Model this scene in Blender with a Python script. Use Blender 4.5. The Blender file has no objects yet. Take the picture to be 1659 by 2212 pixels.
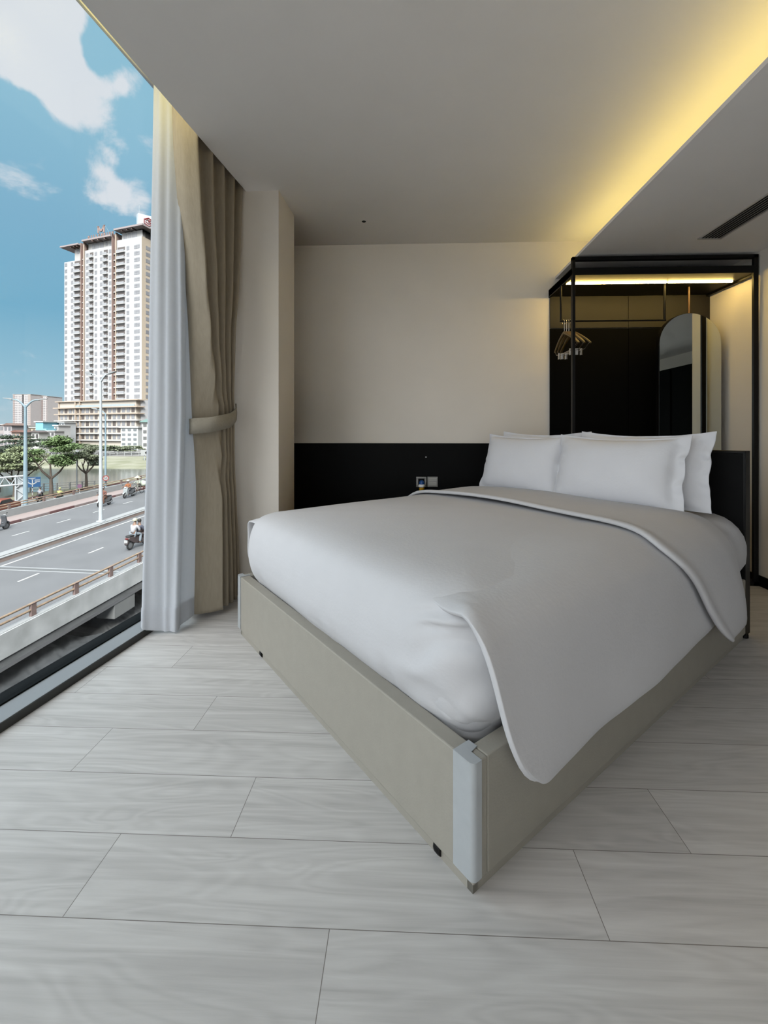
import bpy, math, random
from mathutils import Vector, Matrix, noise
import bmesh
SC = bpy.context.scene
COL = SC.collection
PI = math.pi
V = Vector
random.seed(7)

# ------------------------------------------------------------------ camera model (metres; room axes; camera 1.1 m above the floor)
HC, FPX, CXP, CYP, TH = 1.1, 939.0, 836.2, 930.1, -0.0375
EYE = V((0, 0, HC))
CO, SI = math.cos(TH), math.sin(TH)
def ray(px, py):
    x, y = (px - CXP) / FPX, -(py - CYP) / FPX
    return V((x * CO + SI, -x * SI + CO, y))
def onz(px, py, z):
    d = ray(px, py); return EYE + d * ((z - HC) / d.z)
def onY(px, py, Y):
    d = ray(px, py); return EYE + d * (Y / d.y)
cam_d = bpy.data.cameras.new('camera'); cam = bpy.data.objects.new('camera', cam_d); COL.objects.link(cam)
cam.location = EYE; cam.rotation_euler = (PI / 2, 0, -TH)
cam_d.sensor_fit = 'VERTICAL'; cam_d.sensor_height = 36; cam_d.lens = FPX / 2212 * 36
cam_d.shift_x = (829.5 - CXP) / 2212; cam_d.shift_y = (CYP - 1106) / 2212
cam_d.clip_start = .02; cam_d.clip_end = 5000
SC.camera = cam
SC.view_settings.view_transform = 'Standard'; SC.view_settings.look = 'None'
SC.view_settings.exposure = 0.33; SC.view_settings.gamma = 1
SC.cycles.use_denoising = True
SC.cycles.max_bounces = 10; SC.cycles.diffuse_bounces = 6; SC.cycles.transparent_max_bounces = 12
SC.cycles.sample_clamp_indirect = 6; SC.cycles.caustics_reflective = False; SC.cycles.caustics_refractive = False

# ------------------------------------------------------------------ materials
def lin(c):
    return tuple((x / 255 / 12.92 if x / 255 <= .04045 else ((x / 255 + .055) / 1.055) ** 2.4) for x in c) + (1,)
MATS = {}
def mat(name, rgb, rough=.6, metal=0, var=0, scale=6, bump=0, bscale=40, spec=.5, stretch=None, emit=None, estr=0, trans=0, rgb2=None):
    if name in MATS: return MATS[name]
    m = bpy.data.materials.new(name); m.use_nodes = True; MATS[name] = m
    nt = m.node_tree; n = nt.nodes; b = n['Principled BSDF']
    b.inputs['Base Color'].default_value = lin(rgb); b.inputs['Roughness'].default_value = rough
    b.inputs['Metallic'].default_value = metal; b.inputs['Specular IOR Level'].default_value = spec
    tc = n.new('ShaderNodeTexCoord'); src = tc.outputs['Object']
    if stretch:
        mp = n.new('ShaderNodeMapping'); mp.inputs['Scale'].default_value = stretch
        nt.links.new(src, mp.inputs['Vector']); src = mp.outputs['Vector']
    if var or rgb2:
        nz = n.new('ShaderNodeTexNoise'); nz.inputs['Scale'].default_value = scale; nz.inputs['Detail'].default_value = 5
        nt.links.new(src, nz.inputs['Vector'])
        r = n.new('ShaderNodeValToRGB'); c = lin(rgb)
        e = r.color_ramp.elements; e[0].position = .3; e[1].position = .7
        if rgb2: e[0].color = lin(rgb2); e[1].color = c
        else:
            e[0].color = tuple(x * (1 - var) for x in c[:3]) + (1,); e[1].color = tuple(min(1, x * (1 + var)) for x in c[:3]) + (1,)
        nt.links.new(nz.outputs['Fac'], r.inputs['Fac']); nt.links.new(r.outputs['Color'], b.inputs['Base Color'])
    if bump:
        nb = n.new('ShaderNodeTexNoise'); nb.inputs['Scale'].default_value = bscale; nb.inputs['Detail'].default_value = 4
        nt.links.new(src, nb.inputs['Vector'])
        bp = n.new('ShaderNodeBump'); bp.inputs['Strength'].default_value = bump; bp.inputs['Distance'].default_value = .02
        nt.links.new(nb.outputs['Fac'], bp.inputs['Height']); nt.links.new(bp.outputs['Normal'], b.inputs['Normal'])
    if emit:
        b.inputs['Emission Color'].default_value = lin(emit); b.inputs['Emission Strength'].default_value = estr
    if trans:
        out = n['Material Output']; t = n.new('ShaderNodeBsdfTranslucent'); t.inputs['Color'].default_value = lin(rgb)
        mx = n.new('ShaderNodeMixShader'); mx.inputs[0].default_value = trans
        nt.links.new(b.outputs[0], mx.inputs[1]); nt.links.new(t.outputs[0], mx.inputs[2]); nt.links.new(mx.outputs[0], out.inputs['Surface'])
    return m

def M_(nt, op, a, b=None, c=None):
    nd = nt.nodes.new('ShaderNodeMath'); nd.operation = op
    for i, x in enumerate((a, b, c)):
        if x is None: continue
        if isinstance(x, (int, float)): nd.inputs[i].default_value = x
        else: nt.links.new(x, nd.inputs[i])
    return nd.outputs[0]

def floor_mat():
    m = bpy.data.materials.new('laminate_planks'); m.use_nodes = True
    nt = m.node_tree; n = nt.nodes; b = n['Principled BSDF']; L = nt.links.new
    tc = n.new('ShaderNodeTexCoord'); sx = n.new('ShaderNodeSeparateXYZ'); L(tc.outputs['Object'], sx.inputs[0])
    X, Y = sx.outputs[0], sx.outputs[1]
    W = .2046
    fr = M_(nt, 'DIVIDE', M_(nt, 'SUBTRACT', Y, .7495), W); row = M_(nt, 'FLOOR', fr)
    odd = M_(nt, 'FLOORED_MODULO', row, 2.0)
    off = M_(nt, 'SUBTRACT', M_(nt, 'MULTIPLY_ADD', row, -.152, -.163), M_(nt, 'MULTIPLY', odd, .455))
    fc = M_(nt, 'DIVIDE', M_(nt, 'SUBTRACT', X, off), 1.215); colm = M_(nt, 'FLOOR', fc)
    fx = M_(nt, 'MULTIPLY', M_(nt, 'SUBTRACT', fc, colm), 1.215); fy = M_(nt, 'MULTIPLY', M_(nt, 'SUBTRACT', fr, row), W)
    dx = M_(nt, 'MINIMUM', fx, M_(nt, 'SUBTRACT', 1.215, fx)); dy = M_(nt, 'MINIMUM', fy, M_(nt, 'SUBTRACT', W, fy))
    gap = M_(nt, 'LESS_THAN', M_(nt, 'MINIMUM', dx, dy), .0009)
    cv = n.new('ShaderNodeCombineXYZ'); L(row, cv.inputs[0]); L(colm, cv.inputs[1])
    wn = n.new('ShaderNodeTexWhiteNoise'); wn.noise_dimensions = '3D'; L(cv.outputs[0], wn.inputs['Vector'])
    # grain: long streaks plus slow cathedral swirls, shifted per plank
    gv = n.new('ShaderNodeCombineXYZ')
    L(M_(nt, 'MULTIPLY_ADD', wn.outputs['Value'], 37.0, M_(nt, 'MULTIPLY', X, 1.6)), gv.inputs[0])
    L(M_(nt, 'MULTIPLY', Y, 34.0), gv.inputs[1])
    g1 = n.new('ShaderNodeTexNoise'); g1.inputs['Scale'].default_value = 1.0; g1.inputs['Detail'].default_value = 6
    g1.inputs['Roughness'].default_value = .62; g1.inputs['Distortion'].default_value = .6; L(gv.outputs[0], g1.inputs['Vector'])
    gv2 = n.new('ShaderNodeCombineXYZ')
    L(M_(nt, 'MULTIPLY_ADD', wn.outputs['Value'], 19.0, M_(nt, 'MULTIPLY', X, 1.1)), gv2.inputs[0]); L(M_(nt, 'MULTIPLY', Y, 6.5), gv2.inputs[1])
    g2 = n.new('ShaderNodeTexNoise'); g2.inputs['Scale'].default_value = 1.3; g2.inputs['Detail'].default_value = 1.5; g2.inputs['Distortion'].default_value = 1.0
    L(gv2.outputs[0], g2.inputs['Vector'])
    ring = M_(nt, 'SINE', M_(nt, 'MULTIPLY', g2.outputs['Fac'], 62.0))
    t = M_(nt, 'ADD', M_(nt, 'MULTIPLY', M_(nt, 'SUBTRACT', g1.outputs['Fac'], .5), .95), M_(nt, 'MULTIPLY', ring, .055))
    t = M_(nt, 'ADD', t, M_(nt, 'MULTIPLY', M_(nt, 'SUBTRACT', wn.outputs['Value'], .5), .12))
    t = M_(nt, 'ADD', t, .5)
    r = n.new('ShaderNodeValToRGB'); e = r.color_ramp.elements
    e[0].position = .12; e[0].color = lin((156, 152, 149)); e[1].position = .8; e[1].color = lin((198, 195, 192))
    L(t, r.inputs['Fac'])
    mx = n.new('ShaderNodeMix'); mx.data_type = 'RGBA'; L(gap, mx.inputs['Factor']); L(r.outputs['Color'], mx.inputs['A']); mx.inputs['B'].default_value = lin((112, 106, 101))
    L(mx.outputs['Result'], b.inputs['Base Color'])
    b.inputs['Roughness'].default_value = .5; b.inputs['Specular IOR Level'].default_value = .35
    bp = n.new('ShaderNodeBump'); bp.inputs['Strength'].default_value = .12; bp.inputs['Distance'].default_value = .004
    L(M_(nt, 'SUBTRACT', g1.outputs['Fac'], gap), bp.inputs['Height']); L(bp.outputs['Normal'], b.inputs['Normal'])
    return m

def glass_mat():
    m = bpy.data.materials.new('window_glass'); m.use_nodes = True; nt = m.node_tree; n = nt.nodes
    n.remove(n['Principled BSDF']); out = n['Material Output']
    t = n.new('ShaderNodeBsdfTransparent'); t.inputs['Color'].default_value = (.93, .95, .95, 1)
    g = n.new('ShaderNodeBsdfGlossy'); g.inputs['Roughness'].default_value = 0; g.inputs['Color'].default_value = (1, 1, 1, 1)
    mx = n.new('ShaderNodeMixShader'); mx.inputs[0].default_value = .012
    nt.links.new(t.outputs[0], mx.inputs[1]); nt.links.new(g.outputs[0], mx.inputs[2]); nt.links.new(mx.outputs[0], out.inputs['Surface'])
    return m

# ------------------------------------------------------------------ mesh builder
class MB:
    def __init__(s): s.v = []; s.f = []
    def add(s, vs, fs):
        o = len(s.v); s.v += [tuple(x) for x in vs]; s.f += [tuple(i + o for i in f) for f in fs]; return s
    def box(s, x0, x1, y0, y1, z0, z1):
        return s.add([(x0, y0, z0), (x1, y0, z0), (x1, y1, z0), (x0, y1, z0), (x0, y0, z1), (x1, y0, z1), (x1, y1, z1), (x0, y1, z1)],
                     [(0, 3, 2, 1), (4, 5, 6, 7), (0, 1, 5, 4), (1, 2, 6, 5), (2, 3, 7, 6), (3, 0, 4, 7)])
    def obox(s, fn, u0, u1, v0, v1, w0, w1, nu=1):
        """box in a mapped frame fn(u,v,w); nu slices along u"""
        vs = []; fs = []
        for i in range(nu + 1):
            u = u0 + (u1 - u0) * i / nu
            vs += [fn(u, v0, w0), fn(u, v1, w0), fn(u, v1, w1), fn(u, v0, w1)]
        for i in range(nu):
            for k in range(4):
                a, b = i * 4 + k, i * 4 + (k + 1) % 4
                fs.append((a, b, b + 4, a + 4))
        fs += [(3, 2, 1, 0), tuple(nu * 4 + k for k in range(4))]
        return s.add(vs, fs)
    def tube(s, pts, r, n=8, closed=False, caps=True):
        pts = [V(p) for p in pts]; N = len(pts); vs = []; fs = []
        rr = r if isinstance(r, (list, tuple)) else [r] * N
        up = None
        for i, p in enumerate(pts):
            if closed: t = pts[(i + 1) % N] - pts[i - 1]
            else: t = pts[min(i + 1, N - 1)] - pts[max(i - 1, 0)]
            t.normalize()
            if up is None:
                up = t.orthogonal().normalized()
            up = (up - t * up.dot(t))
            if up.length < 1e-6: up = t.orthogonal()
            up.normalize(); w = t.cross(up)
            for k in range(n):
                a = 2 * PI * k / n
                vs.append(p + (up * math.cos(a) + w * math.sin(a)) * rr[i])
        for i in range(N if closed else N - 1):
            j = (i + 1) % N
            for k in range(n):
                k2 = (k + 1) % n
                fs.append((i * n + k, i * n + k2, j * n + k2, j * n + k))
        if not closed and caps:
            fs.append(tuple(range(n))[::-1]); fs.append(tuple((N - 1) * n + k for k in range(n)))
        return s.add(vs, fs)
    def cyl(s, p, q, r, r2=None, n=12): return s.tube([p, q], [r, r if r2 is None else r2], n)
    def lathe(s, prof, c=(0, 0, 0), n=20, M=None):
        vs = []; fs = []; c = V(c)
        for r, z in prof:
            for k in range(n):
                a = 2 * PI * k / n; p = V((r * math.cos(a), r * math.sin(a), z))
                vs.append((M @ p if M else p) + c)
        m = len(prof)
        for i in range(m - 1):
            for k in range(n):
                k2 = (k + 1) % n; fs.append((i * n + k, i * n + k2, (i + 1) * n + k2, (i + 1) * n + k))
        fs.append(tuple(range(n))[::-1]); fs.append(tuple((m - 1) * n + k for k in range(n)))
        return s.add(vs, fs)
    def ball(s, c, r, sc=(1, 1, 1), n=12, m=8):
        prof = [(max(1e-4, r * math.sin(PI * i / m)), -r * math.cos(PI * i / m)) for i in range(m + 1)]
        return s.lathe(prof, c, n, Matrix.Diagonal(V(sc)).to_3x3())
    def prism(s, poly, z0, z1):
        n = len(poly)
        return s.add([(x, y, z0) for x, y in poly] + [(x, y, z1) for x, y in poly],
                     [tuple(range(n))[::-1], tuple(range(n, 2 * n))] + [(i, (i + 1) % n, n + (i + 1) % n, n + i) for i in range(n)])
    def extr(s, poly, vec):
        n = len(poly); vec = V(vec); poly = [V(p) for p in poly]
        return s.add(poly + [p + vec for p in poly],
                     [tuple(range(n))[::-1], tuple(range(n, 2 * n))] + [(i, (i + 1) % n, n + (i + 1) % n, n + i) for i in range(n)])
    def grid(s, rows, closed=False):
        nr, nc = len(rows), len(rows[0]); fs = []
        for i in range(nr - 1):
            for j in range(nc if closed else nc - 1):
                j2 = (j + 1) % nc
                fs.append((i * nc + j, i * nc + j2, (i + 1) * nc + j2, (i + 1) * nc + j))
        return s.add([p for r in rows for p in r], fs)
    def build(s, name, m, parent=None, smooth=None, bevel=0, seg=2, loc=None, rotz=0, subsurf=0, solid=0, soff=-1, weld=0):
        me = bpy.data.meshes.new(name); me.from_pydata(s.v, [], s.f); me.update()
        bm = bmesh.new(); bm.from_mesh(me)
        if weld: bmesh.ops.remove_doubles(bm, verts=bm.verts, dist=weld)
        bmesh.ops.recalc_face_normals(bm, faces=bm.faces); bm.to_mesh(me); bm.free()
        me.materials.append(m)
        o = bpy.data.objects.new(name, me); COL.objects.link(o)
        if parent: o.parent = parent
        if loc: o.location = loc
        o.rotation_euler[2] = rotz
        if solid:
            md = o.modifiers.new('solid', 'SOLIDIFY'); md.thickness = solid; md.offset = soff
        if bevel:
            md = o.modifiers.new('bevel', 'BEVEL'); md.width = bevel; md.segments = seg; md.limit_method = 'ANGLE'; md.angle_limit = .6
        if subsurf:
            md = o.modifiers.new('sub', 'SUBSURF'); md.levels = subsurf; md.render_levels = subsurf
        if smooth is not None:
            for p in me.polygons: p.use_smooth = True
            if smooth < 3: me.set_sharp_from_angle(angle=smooth)
        return o

def tag(o, label=None, cat=None, group=None, kind=None):
    if label: o['label'] = label
    if cat: o['category'] = cat
    if group: o['group'] = group
    if kind: o['kind'] = kind
    return o
def thing(name, label, cat, loc=(0, 0, 0), rotz=0, group=None):
    o = bpy.data.objects.new(name, None); COL.objects.link(o); o.empty_display_size = .05
    o.location = loc; o.rotation_euler = (0, 0, rotz)
    return tag(o, label, cat, group)
def dup(o, parent=None):
    c = o.copy(); COL.objects.link(c)
    if parent: c.parent = parent
    for ch in o.children: dup(ch, c)
    return c
def struct(o): o['kind'] = 'structure'; return o
def sm(x, a, b):
    t = max(0, min(1, (x - a) / (b - a))); return t * t * (3 - 2 * t)
def interp(x, xs, ys):
    if x <= xs[0]: return ys[0]
    for i in range(len(xs) - 1):
        if x <= xs[i + 1]:
            t = (x - xs[i]) / (xs[i + 1] - xs[i]); return ys[i] + (ys[i + 1] - ys[i]) * t
    return ys[-1]
def nz(p, s=1.0): return noise.noise(V(p) * s)

# palette
wall_m = mat('wall_paint', (226, 219, 210), .85, var=.02, scale=3, bump=.03, bscale=120)
ceil_m = mat('ceiling_paint', (238, 235, 233), .9, var=.015, scale=3)
black_m = mat('black_laminate', (9, 9, 10), .6, var=.1, scale=8, spec=.12)
blackmetal = mat('black_powder_steel', (10, 9, 9), .45, var=.1, spec=.2)
greymetal = mat('brushed_grey_metal', (158, 161, 163), .4, 0, var=.03, scale=30)
beige_m = mat('taupe_leatherette', (144, 139, 129), .55, var=.03, scale=20, bump=.05, bscale=160)
linen_m = mat('white_bed_linen', (190, 189, 191), .9, var=.012, scale=10, bump=.05, bscale=90, spec=.15)
sheer_m = mat('white_sheer_fabric', (206, 208, 213), .9, var=.02, scale=60, bump=.04, bscale=200, spec=.1, trans=.35)
drape_m = mat('beige_drape_fabric', (154, 144, 128), .85, var=.06, scale=80, bump=.1, bscale=160, spec=.2, stretch=(1, 1, .2))
dark_m = mat('dark_interior', (12, 12, 12), .8, var=.1)

# ------------------------------------------------------------------ room shell
PSI = 1.459
DW = V((math.cos(PSI), math.sin(PSI), 0)); NW = V((-math.sin(PSI), math.cos(PSI), 0))   # along the window wall / towards outside
def wf(s, n, z): return DW * s + NW * n + V((0, 0, z))
def wxy(s, n): p = wf(s, n, 0); return (p.x, p.y)
def s_at(px, n):
    d = ray(px, CYP); d.z = 0; p = d * (n / d.dot(NW)); return p.dot(DW)
CEIL, BACK, SOFF = 2.684, 3.694, 2.37
YF, XR = -3.0, 4.6
a0 = wxy(-3.1, 1.75); a1 = wxy(3.2, 1.75)
struct(MB().prism([a0, (XR, YF - .1), (XR, BACK + .1), a1], -.12, 0).build('floor', floor_mat()))
PN = 1.352                                                   # inner edge of the curtain recess
c0 = wxy(-3.1, PN); c1 = wxy(3.75, PN)
struct(MB().prism([c0, (1.62, YF - .1), (1.62, BACK + .06), c1], CEIL, 3.2).build('ceiling', ceil_m))
p0, p1, p2, p3 = wxy(-3.1, 1.345), wxy(-3.1, 1.757), wxy(3.75, 1.757), wxy(3.75, 1.345)
struct(MB().prism([p0, p1, p2, p3], 3.19, 3.28).build('ceiling_recess', ceil_m))
# dropped soffit with the light slot along its left lip
so = MB().prism([(1.225, YF - .1), (XR + .1, YF - .1), (XR + .1, BACK + .06), (1.272, BACK + .06)], SOFF, SOFF + .010)
so.prism([(1.225, YF - .1), (1.24, YF - .1), (1.287, BACK + .06), (1.272, BACK + .06)], SOFF + .0098, SOFF + .02)
so.prism([(1.58, YF - .1), (1.62, YF - .1), (1.62, BACK + .06), (1.58, BACK + .06)], SOFF + .0098, CEIL)
struct(so.build('ceiling_soffit', ceil_m))
struct(MB().box(-1.5, 2.62, BACK, BACK + .16, -.1, 3.2).build('wall_back', wall_m))
struct(MB().box(2.525, 2.66, 3.0, BACK, 0, SOFF).build('wall_right', wall_m))
struct(MB().box(2.66, XR, 3.0, 3.14, 0, SOFF).build('wall_hall', wall_m))
struct(MB().box(XR, XR + .12, YF, 3.14, 0, SOFF).build('wall_far_right', wall_m))
struct(MB().box(-2.4, XR + .1, YF - .12, YF, 2.3, 3.2).box(3.4, XR + .1, YF - .12, YF, -.1, 2.3).box(-2.4, -1.75, YF - .12, YF, -.1, 2.3).box(-1.75, 3.4, YF - .12, YF, -.1, .3).build('wall_front', wall_m))
pil = MB().prism([wxy(2.68, 1.8), (-.822, 2.836), (-.805, 3.176), wxy(3.02, 1.8)], 0, 3.2)
struct(pil.build('wall_pillar', wall_m))
struct(MB().box(-1.5, -1.38, 3.17, BACK, 0, 3.2).build('wall_left', wall_m))
struct(MB().box(2.513, 2.525, 3.0, 3.66, 0, .075).box(2.513, 2.66, 2.988, 3.0, 0, .075).build('baseboard_right', black_m, bevel=.002))
# window wall: full height glazing on a low sill
w = thing('window_1', 'full height window looking over the elevated road', 'window'); struct(w)
sill = MB(); sill.obox(wf, -3.1, 2.72, 1.628, 1.735, 0, .036)
sill.build('sill', mat('grey_aluminium_sill', (132, 134, 136), .5, var=.02), w, bevel=.001)
MB().obox(wf, -3.1, 2.72, 1.6245, 1.628, .0, .033).build('sill_face', mat('black_rubber_trim', (40, 40, 38), .5), w)
MB().obox(wf, -3.1, 2.72, 1.735, 1.80, .0, .043).obox(wf, -3.1, 2.72, 1.725, 1.735, .036, .043).build('bottom_rail', mat('dark_window_rail', (20, 22, 23), .85, spec=.08), w)
MB().obox(wf, -3.1, 2.72, 1.735, 1.75, 3.122, 3.20).build('head_rail', mat('pale_window_head', (190, 194, 210), .5), w)
MB().obox(wf, 2.60, 2.68, 1.735, 1.80, .04, 3.12).build('end_post', mat('pale_window_head', (190, 194, 210), .5), w)
MB().obox(wf, -3.1, 2.72, 1.737, 1.745, .04, 3.124).build('pane', glass_mat(), w)
w2 = thing('fill_window', 'unseen window added behind the camera to light the room', 'window'); struct(w2)  # unseen window, added to bring light onto back wall, ceiling and pillows
fm = MB()
for x in (-1.75, -.05, 1.65, 3.35): fm.box(x, x + .05, YF - .09, YF - .03, .3, 2.3)
fm.box(-1.75, 3.4, YF - .09, YF - .03, .3, .35).box(-1.75, 3.4, YF - .09, YF - .03, 2.25, 2.3).build('frame', mat('dark_window_rail', (20, 22, 23), .85, spec=.08), w2)
MB().box(-1.74, 3.39, YF - .065, YF - .055, .32, 2.28).build('pane', glass_mat(), w2)
# low dark spandrel strip behind the foot of the glass
MB().obox(wf, -3.1, 2.72, 1.80, 1.86, -.4, -.03).build('outer_ledge', mat('dark_window_rail', (20, 22, 23), .85, spec=.08), w)

# ------------------------------------------------------------------ bed
BC = V((.163, 1.021, 0)); BPHI = .683
W, L, HB, HH = 1.676, 2.10, .3185, .9915
bed = thing('bed_base', 'taupe bed base with pale metal corner plates under the white mattress', 'bed', BC, BPHI)
t = .05
def board(name, x0, x1, y0, y1, m=beige_m, z0=.035): return MB().box(x0, x1, y0, y1, z0, HB).build(name, m, bed, bevel=.004)
board('foot_board', 0, t, 0, W)
board('side_board', t, L, 0, t)
board('side_board', t, L, W - t, W)
MB().box(t, L, t, W - t, .13, .16).build('mattress_deck', dark_m, bed)
pl = MB().box(.012, L, .012, .03, 0, .06).box(.012, L, W - .03, W - .012, 0, .06).box(.012, .03, .012, W - .012, 0, .06)
pl.build('plinth', beige_m, bed)
def corner_plate(y0, sgn, wide, back):
    e = .0035; c = MB()
    def yy(v): return y0 + sgn * v
    r = .014; arc = [( -e + r - r * math.cos(k * PI / 12), -e + r - r * math.sin(k * PI / 12)) for k in range(7)]
    outer = [(-e, wide)] + arc + [(back, -e)]
    inner = [(back, .004), (.006, .006), (.006, wide)]
    poly = [(x, yy(v)) for x, v in outer + inner]
    if sgn < 0: poly = poly[::-1]
    c.prism(poly, .043, HB + .0012)
    top = [(-e, wide)] + arc + [(back, -e), (back, .03), (.052, .035), (.052, wide)]
    poly = [(x, yy(v)) for x, v in top]
    if sgn < 0: poly = poly[::-1]
    c.prism(poly, HB + .0006, HB + .0032)
    return c.build('corner_plate', greymetal, bed, smooth=.5)
corner_plate(0, 1, .062, .026)['label'] = 'pale grey metal corner plate'
corner_plate(W, -1, .046, .026)['label'] = 'pale grey metal corner plate'
for cx, cy in ((.03, .13), (.03, 1.36), (1.9, .1), (1.9, 1.55)):
    cs = MB(); cx += .024; cs.lathe([(.006, -.011), (.019, -.011), (.021, -.006), (.021, .006), (.019, .011), (.006, .011)], (cx - .032, cy, .021), 16, Matrix.Rotation(PI / 2, 3, 'X'))
    cs.box(cx - .036, cx - .014, cy - .013, cy + .013, .03, .045)
    cs.build('caster', blackmetal, bed, smooth=.6)

hbd = thing('headboard', 'black headboard panel standing between the bed and the wardrobe', 'headboard', BC, BPHI)
MB().box(L + .004, L + .06, .012, W - .01, .05, HH - .004).build('panel', black_m, hbd, bevel=.003)
MB().box(L + .001, L + .078, 0, .014, .02, HH).box(L + .001, L + .078, W - .012, W + .002, .02, HH).box(L + .001, L + .078, 0, W, HH - .014, HH).build('edge_frame', blackmetal, hbd, bevel=.002)
for y in (.012, W - .012):
    MB().lathe([(.012, 0), (.016, .004), (.016, .02), (.01, .03)], (L + .035, y, 0), 14).build('foot', blackmetal, hbd, smooth=.6)

# --- soft furnishings: outline of a bed-shaped U, offset inwards ring by ring
def u_path(aend, a0, b0, b1, r, d, n1=40, n2=46, nc=12):
    """points from the left head end around the foot to the right head end; d = inset"""
    d = min(d, (b1 - b0) / 2); a0 += d; b0 += d; b1 -= d; rr = max(r - d, .0)
    P = []
    for i in range(n1): P.append((aend + (a0 + rr - aend) * i / n1, b1, 0, 1))
    for i in range(nc): a = PI / 2 * i / nc; P.append((a0 + rr - rr * math.sin(a), b1 - rr + rr * math.cos(a), -math.sin(a), math.cos(a)))
    for i in range(n2): P.append((a0, b1 - rr + (b0 + rr - b1 + rr) * i / n2, -1, 0))
    for i in range(nc): a = PI / 2 * i / nc; P.append((a0 + rr - rr * math.cos(a), b0 + rr - rr * math.sin(a), -math.cos(a), -math.sin(a)))
    for i in range(n1 + 1): P.append((a0 + rr + (aend - a0 - rr) * i / n1, b0, 0, -1))
    return P
PROF = [(.085, .225), (.07, .26), (.062, .29), (.05, .316), (.03, .345), (.014, .38), (.004, .425), (0, .475), (.002, .52), (.01, .565), (.024, .604), (.045, .633), (.075, .653), (.115, .665), (.17, .672), (.25, .676), (.36, .679), (.5, .681), (.66, .682), (.8, .683), (.9, .683)]
def ztop(d): return interp(d, [.024, .045, .075, .115, .17, .25, .36, .5, .8], [.604, .633, .653, .665, .672, .676, .679, .681, .683])

def duvet_body():
    rows = []
    b0, b1, r, ae = .006, W - .012, .17, 1.42
    fine = []
    for (d0, z0), (d1, z1) in zip(PROF[:-1], PROF[1:]):
        k = max(1, int((z1 - z0) / .009))
        for q in range(k): fine.append((d0 + (d1 - d0) * q / k, z0 + (z1 - z0) * q / k))
    fine.append(PROF[-1])
    for _ in range(2): fine = [fine[0]] + [((a[0] + 2 * b[0] + c[0]) / 4, b[1]) for a, b, c in zip(fine, fine[1:], fine[2:])] + [fine[-1]]
    for d, z in fine:
        row = []
        for a, b, na, nb in u_path(ae, .0, b0, b1, r, d, n1=60, n2=170, nc=26):
            x, y, zz = a, b, z
            side = 1 - sm(z, .60, .68)
            k = 0
            if z > .3:
                # soft bulges of the tucked cover, pulled lines and creases near the tuck and the near corner
                k += .006 * nz((a * 3, b * 3, z * 2.5), 1) * (.5 + side)
                tuck = max(0, 1 - abs(z - .36) / .07) * (1 if na < -.2 else .3)
                k += -.008 * tuck * (0.5 + 0.5 * math.sin(b * 41 + 4 * nz((b * 5, 1, 0)))) * sm(nz((b * 2.3, 4, 7)), -.2, .3)
                nearc = math.exp(-((b - .12) / .16) ** 2) * math.exp(-((a - .02) / .14) ** 2)
                f = (z - .45) + .35 * (b - .1) - .2 * a
                k += nearc * side * (.006 * math.sin(f * 46 + 2.2 * nz((b * 9, z * 7, 2))) - .004)
                # creases running into the turned corner, and gathers where the cover is pushed down behind the board
                w_ = 1 if na < -.3 else max(0, 1 - a / .16)
                for zc0, sl, c0, hw2, dep in ((.585, -.10, .10, .11, .014), (.610, -.22, .17, .09, .008), (.560, .02, .06, .07, .010)):
                    zc = zc0 + sl * (b - c0) - .9 * (b - c0) ** 2
                    e = math.exp(-((b - c0) / hw2) ** 4) * w_
                    k += e * (-dep * math.exp(-((z - zc) / .009) ** 2) + dep * .7 * math.exp(-((z - zc - .022) / .014) ** 2))
                for q, (c0, sl, dep) in enumerate(((.07, .9, .012), (.115, .6, .011), (.165, .35, .009), (.30, -.25, .006), (.345, -.3, .006), (.39, -.3, .005))):
                    e = math.exp(-((z - .345) / .05) ** 2) * (1 if na < -.3 else max(0, 1 - a / .2))
                    k += -dep * .55 * e * math.exp(-((b - c0 - sl * (z - .34)) / .02) ** 2)
                k += .5 * nearc * side * -.012 * math.exp(-((b - .17) / .05) ** 2)
            x += na * k; y += nb * k
            zz += .004 * nz((a * 2.2, b * 2.2, 3)) * (1 - side)
            row.append((x, y, zz))
        rows.append(row)
    return MB().grid(rows)
duvet = thing('duvet', 'smooth white duvet tucked in at the foot and hanging over the right side', 'duvet', BC, BPHI)
duvet_body().build('cover', linen_m, duvet, smooth=3.1, weld=.003)

def mattress():
    rows = []
    prof = [(d + .028, max(.165, z - .02)) for d, z in PROF]
    prof[0] = (.1, .162)
    for d, z in prof:
        row = []
        for a, b, na, nb in u_path(2.085, .0, .004, W - .01, .15, d, n1=60, n2=30, nc=10):
            y = b
            out = .040 * sm(a, 1.50, 1.78) * sm(z, .30, .40) * (1 - sm(z, .55, .68) * .7)
            if nb < -.5:
                y -= out
                y += .007 * math.sin(a * 34 + z * 20) * sm(a, 1.6, 1.8) * sm(z, .42, .60) * (1 - sm(z, .6, .66))
            zz = z + (.010 * nz((a * 9, b * 7, 3)) * sm(a, 1.5, 1.75) if z > .6 else 0)
            row.append((a, y, zz))
        rows.append(row)
    mb = MB().grid(rows)
    return mb
mt = mattress().build('mattress', linen_m, None, smooth=3.1, weld=.003, loc=BC, rotz=BPHI)
tag(mt, 'white sheeted mattress showing at the head of the bed beside the headboard', 'mattress')

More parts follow.
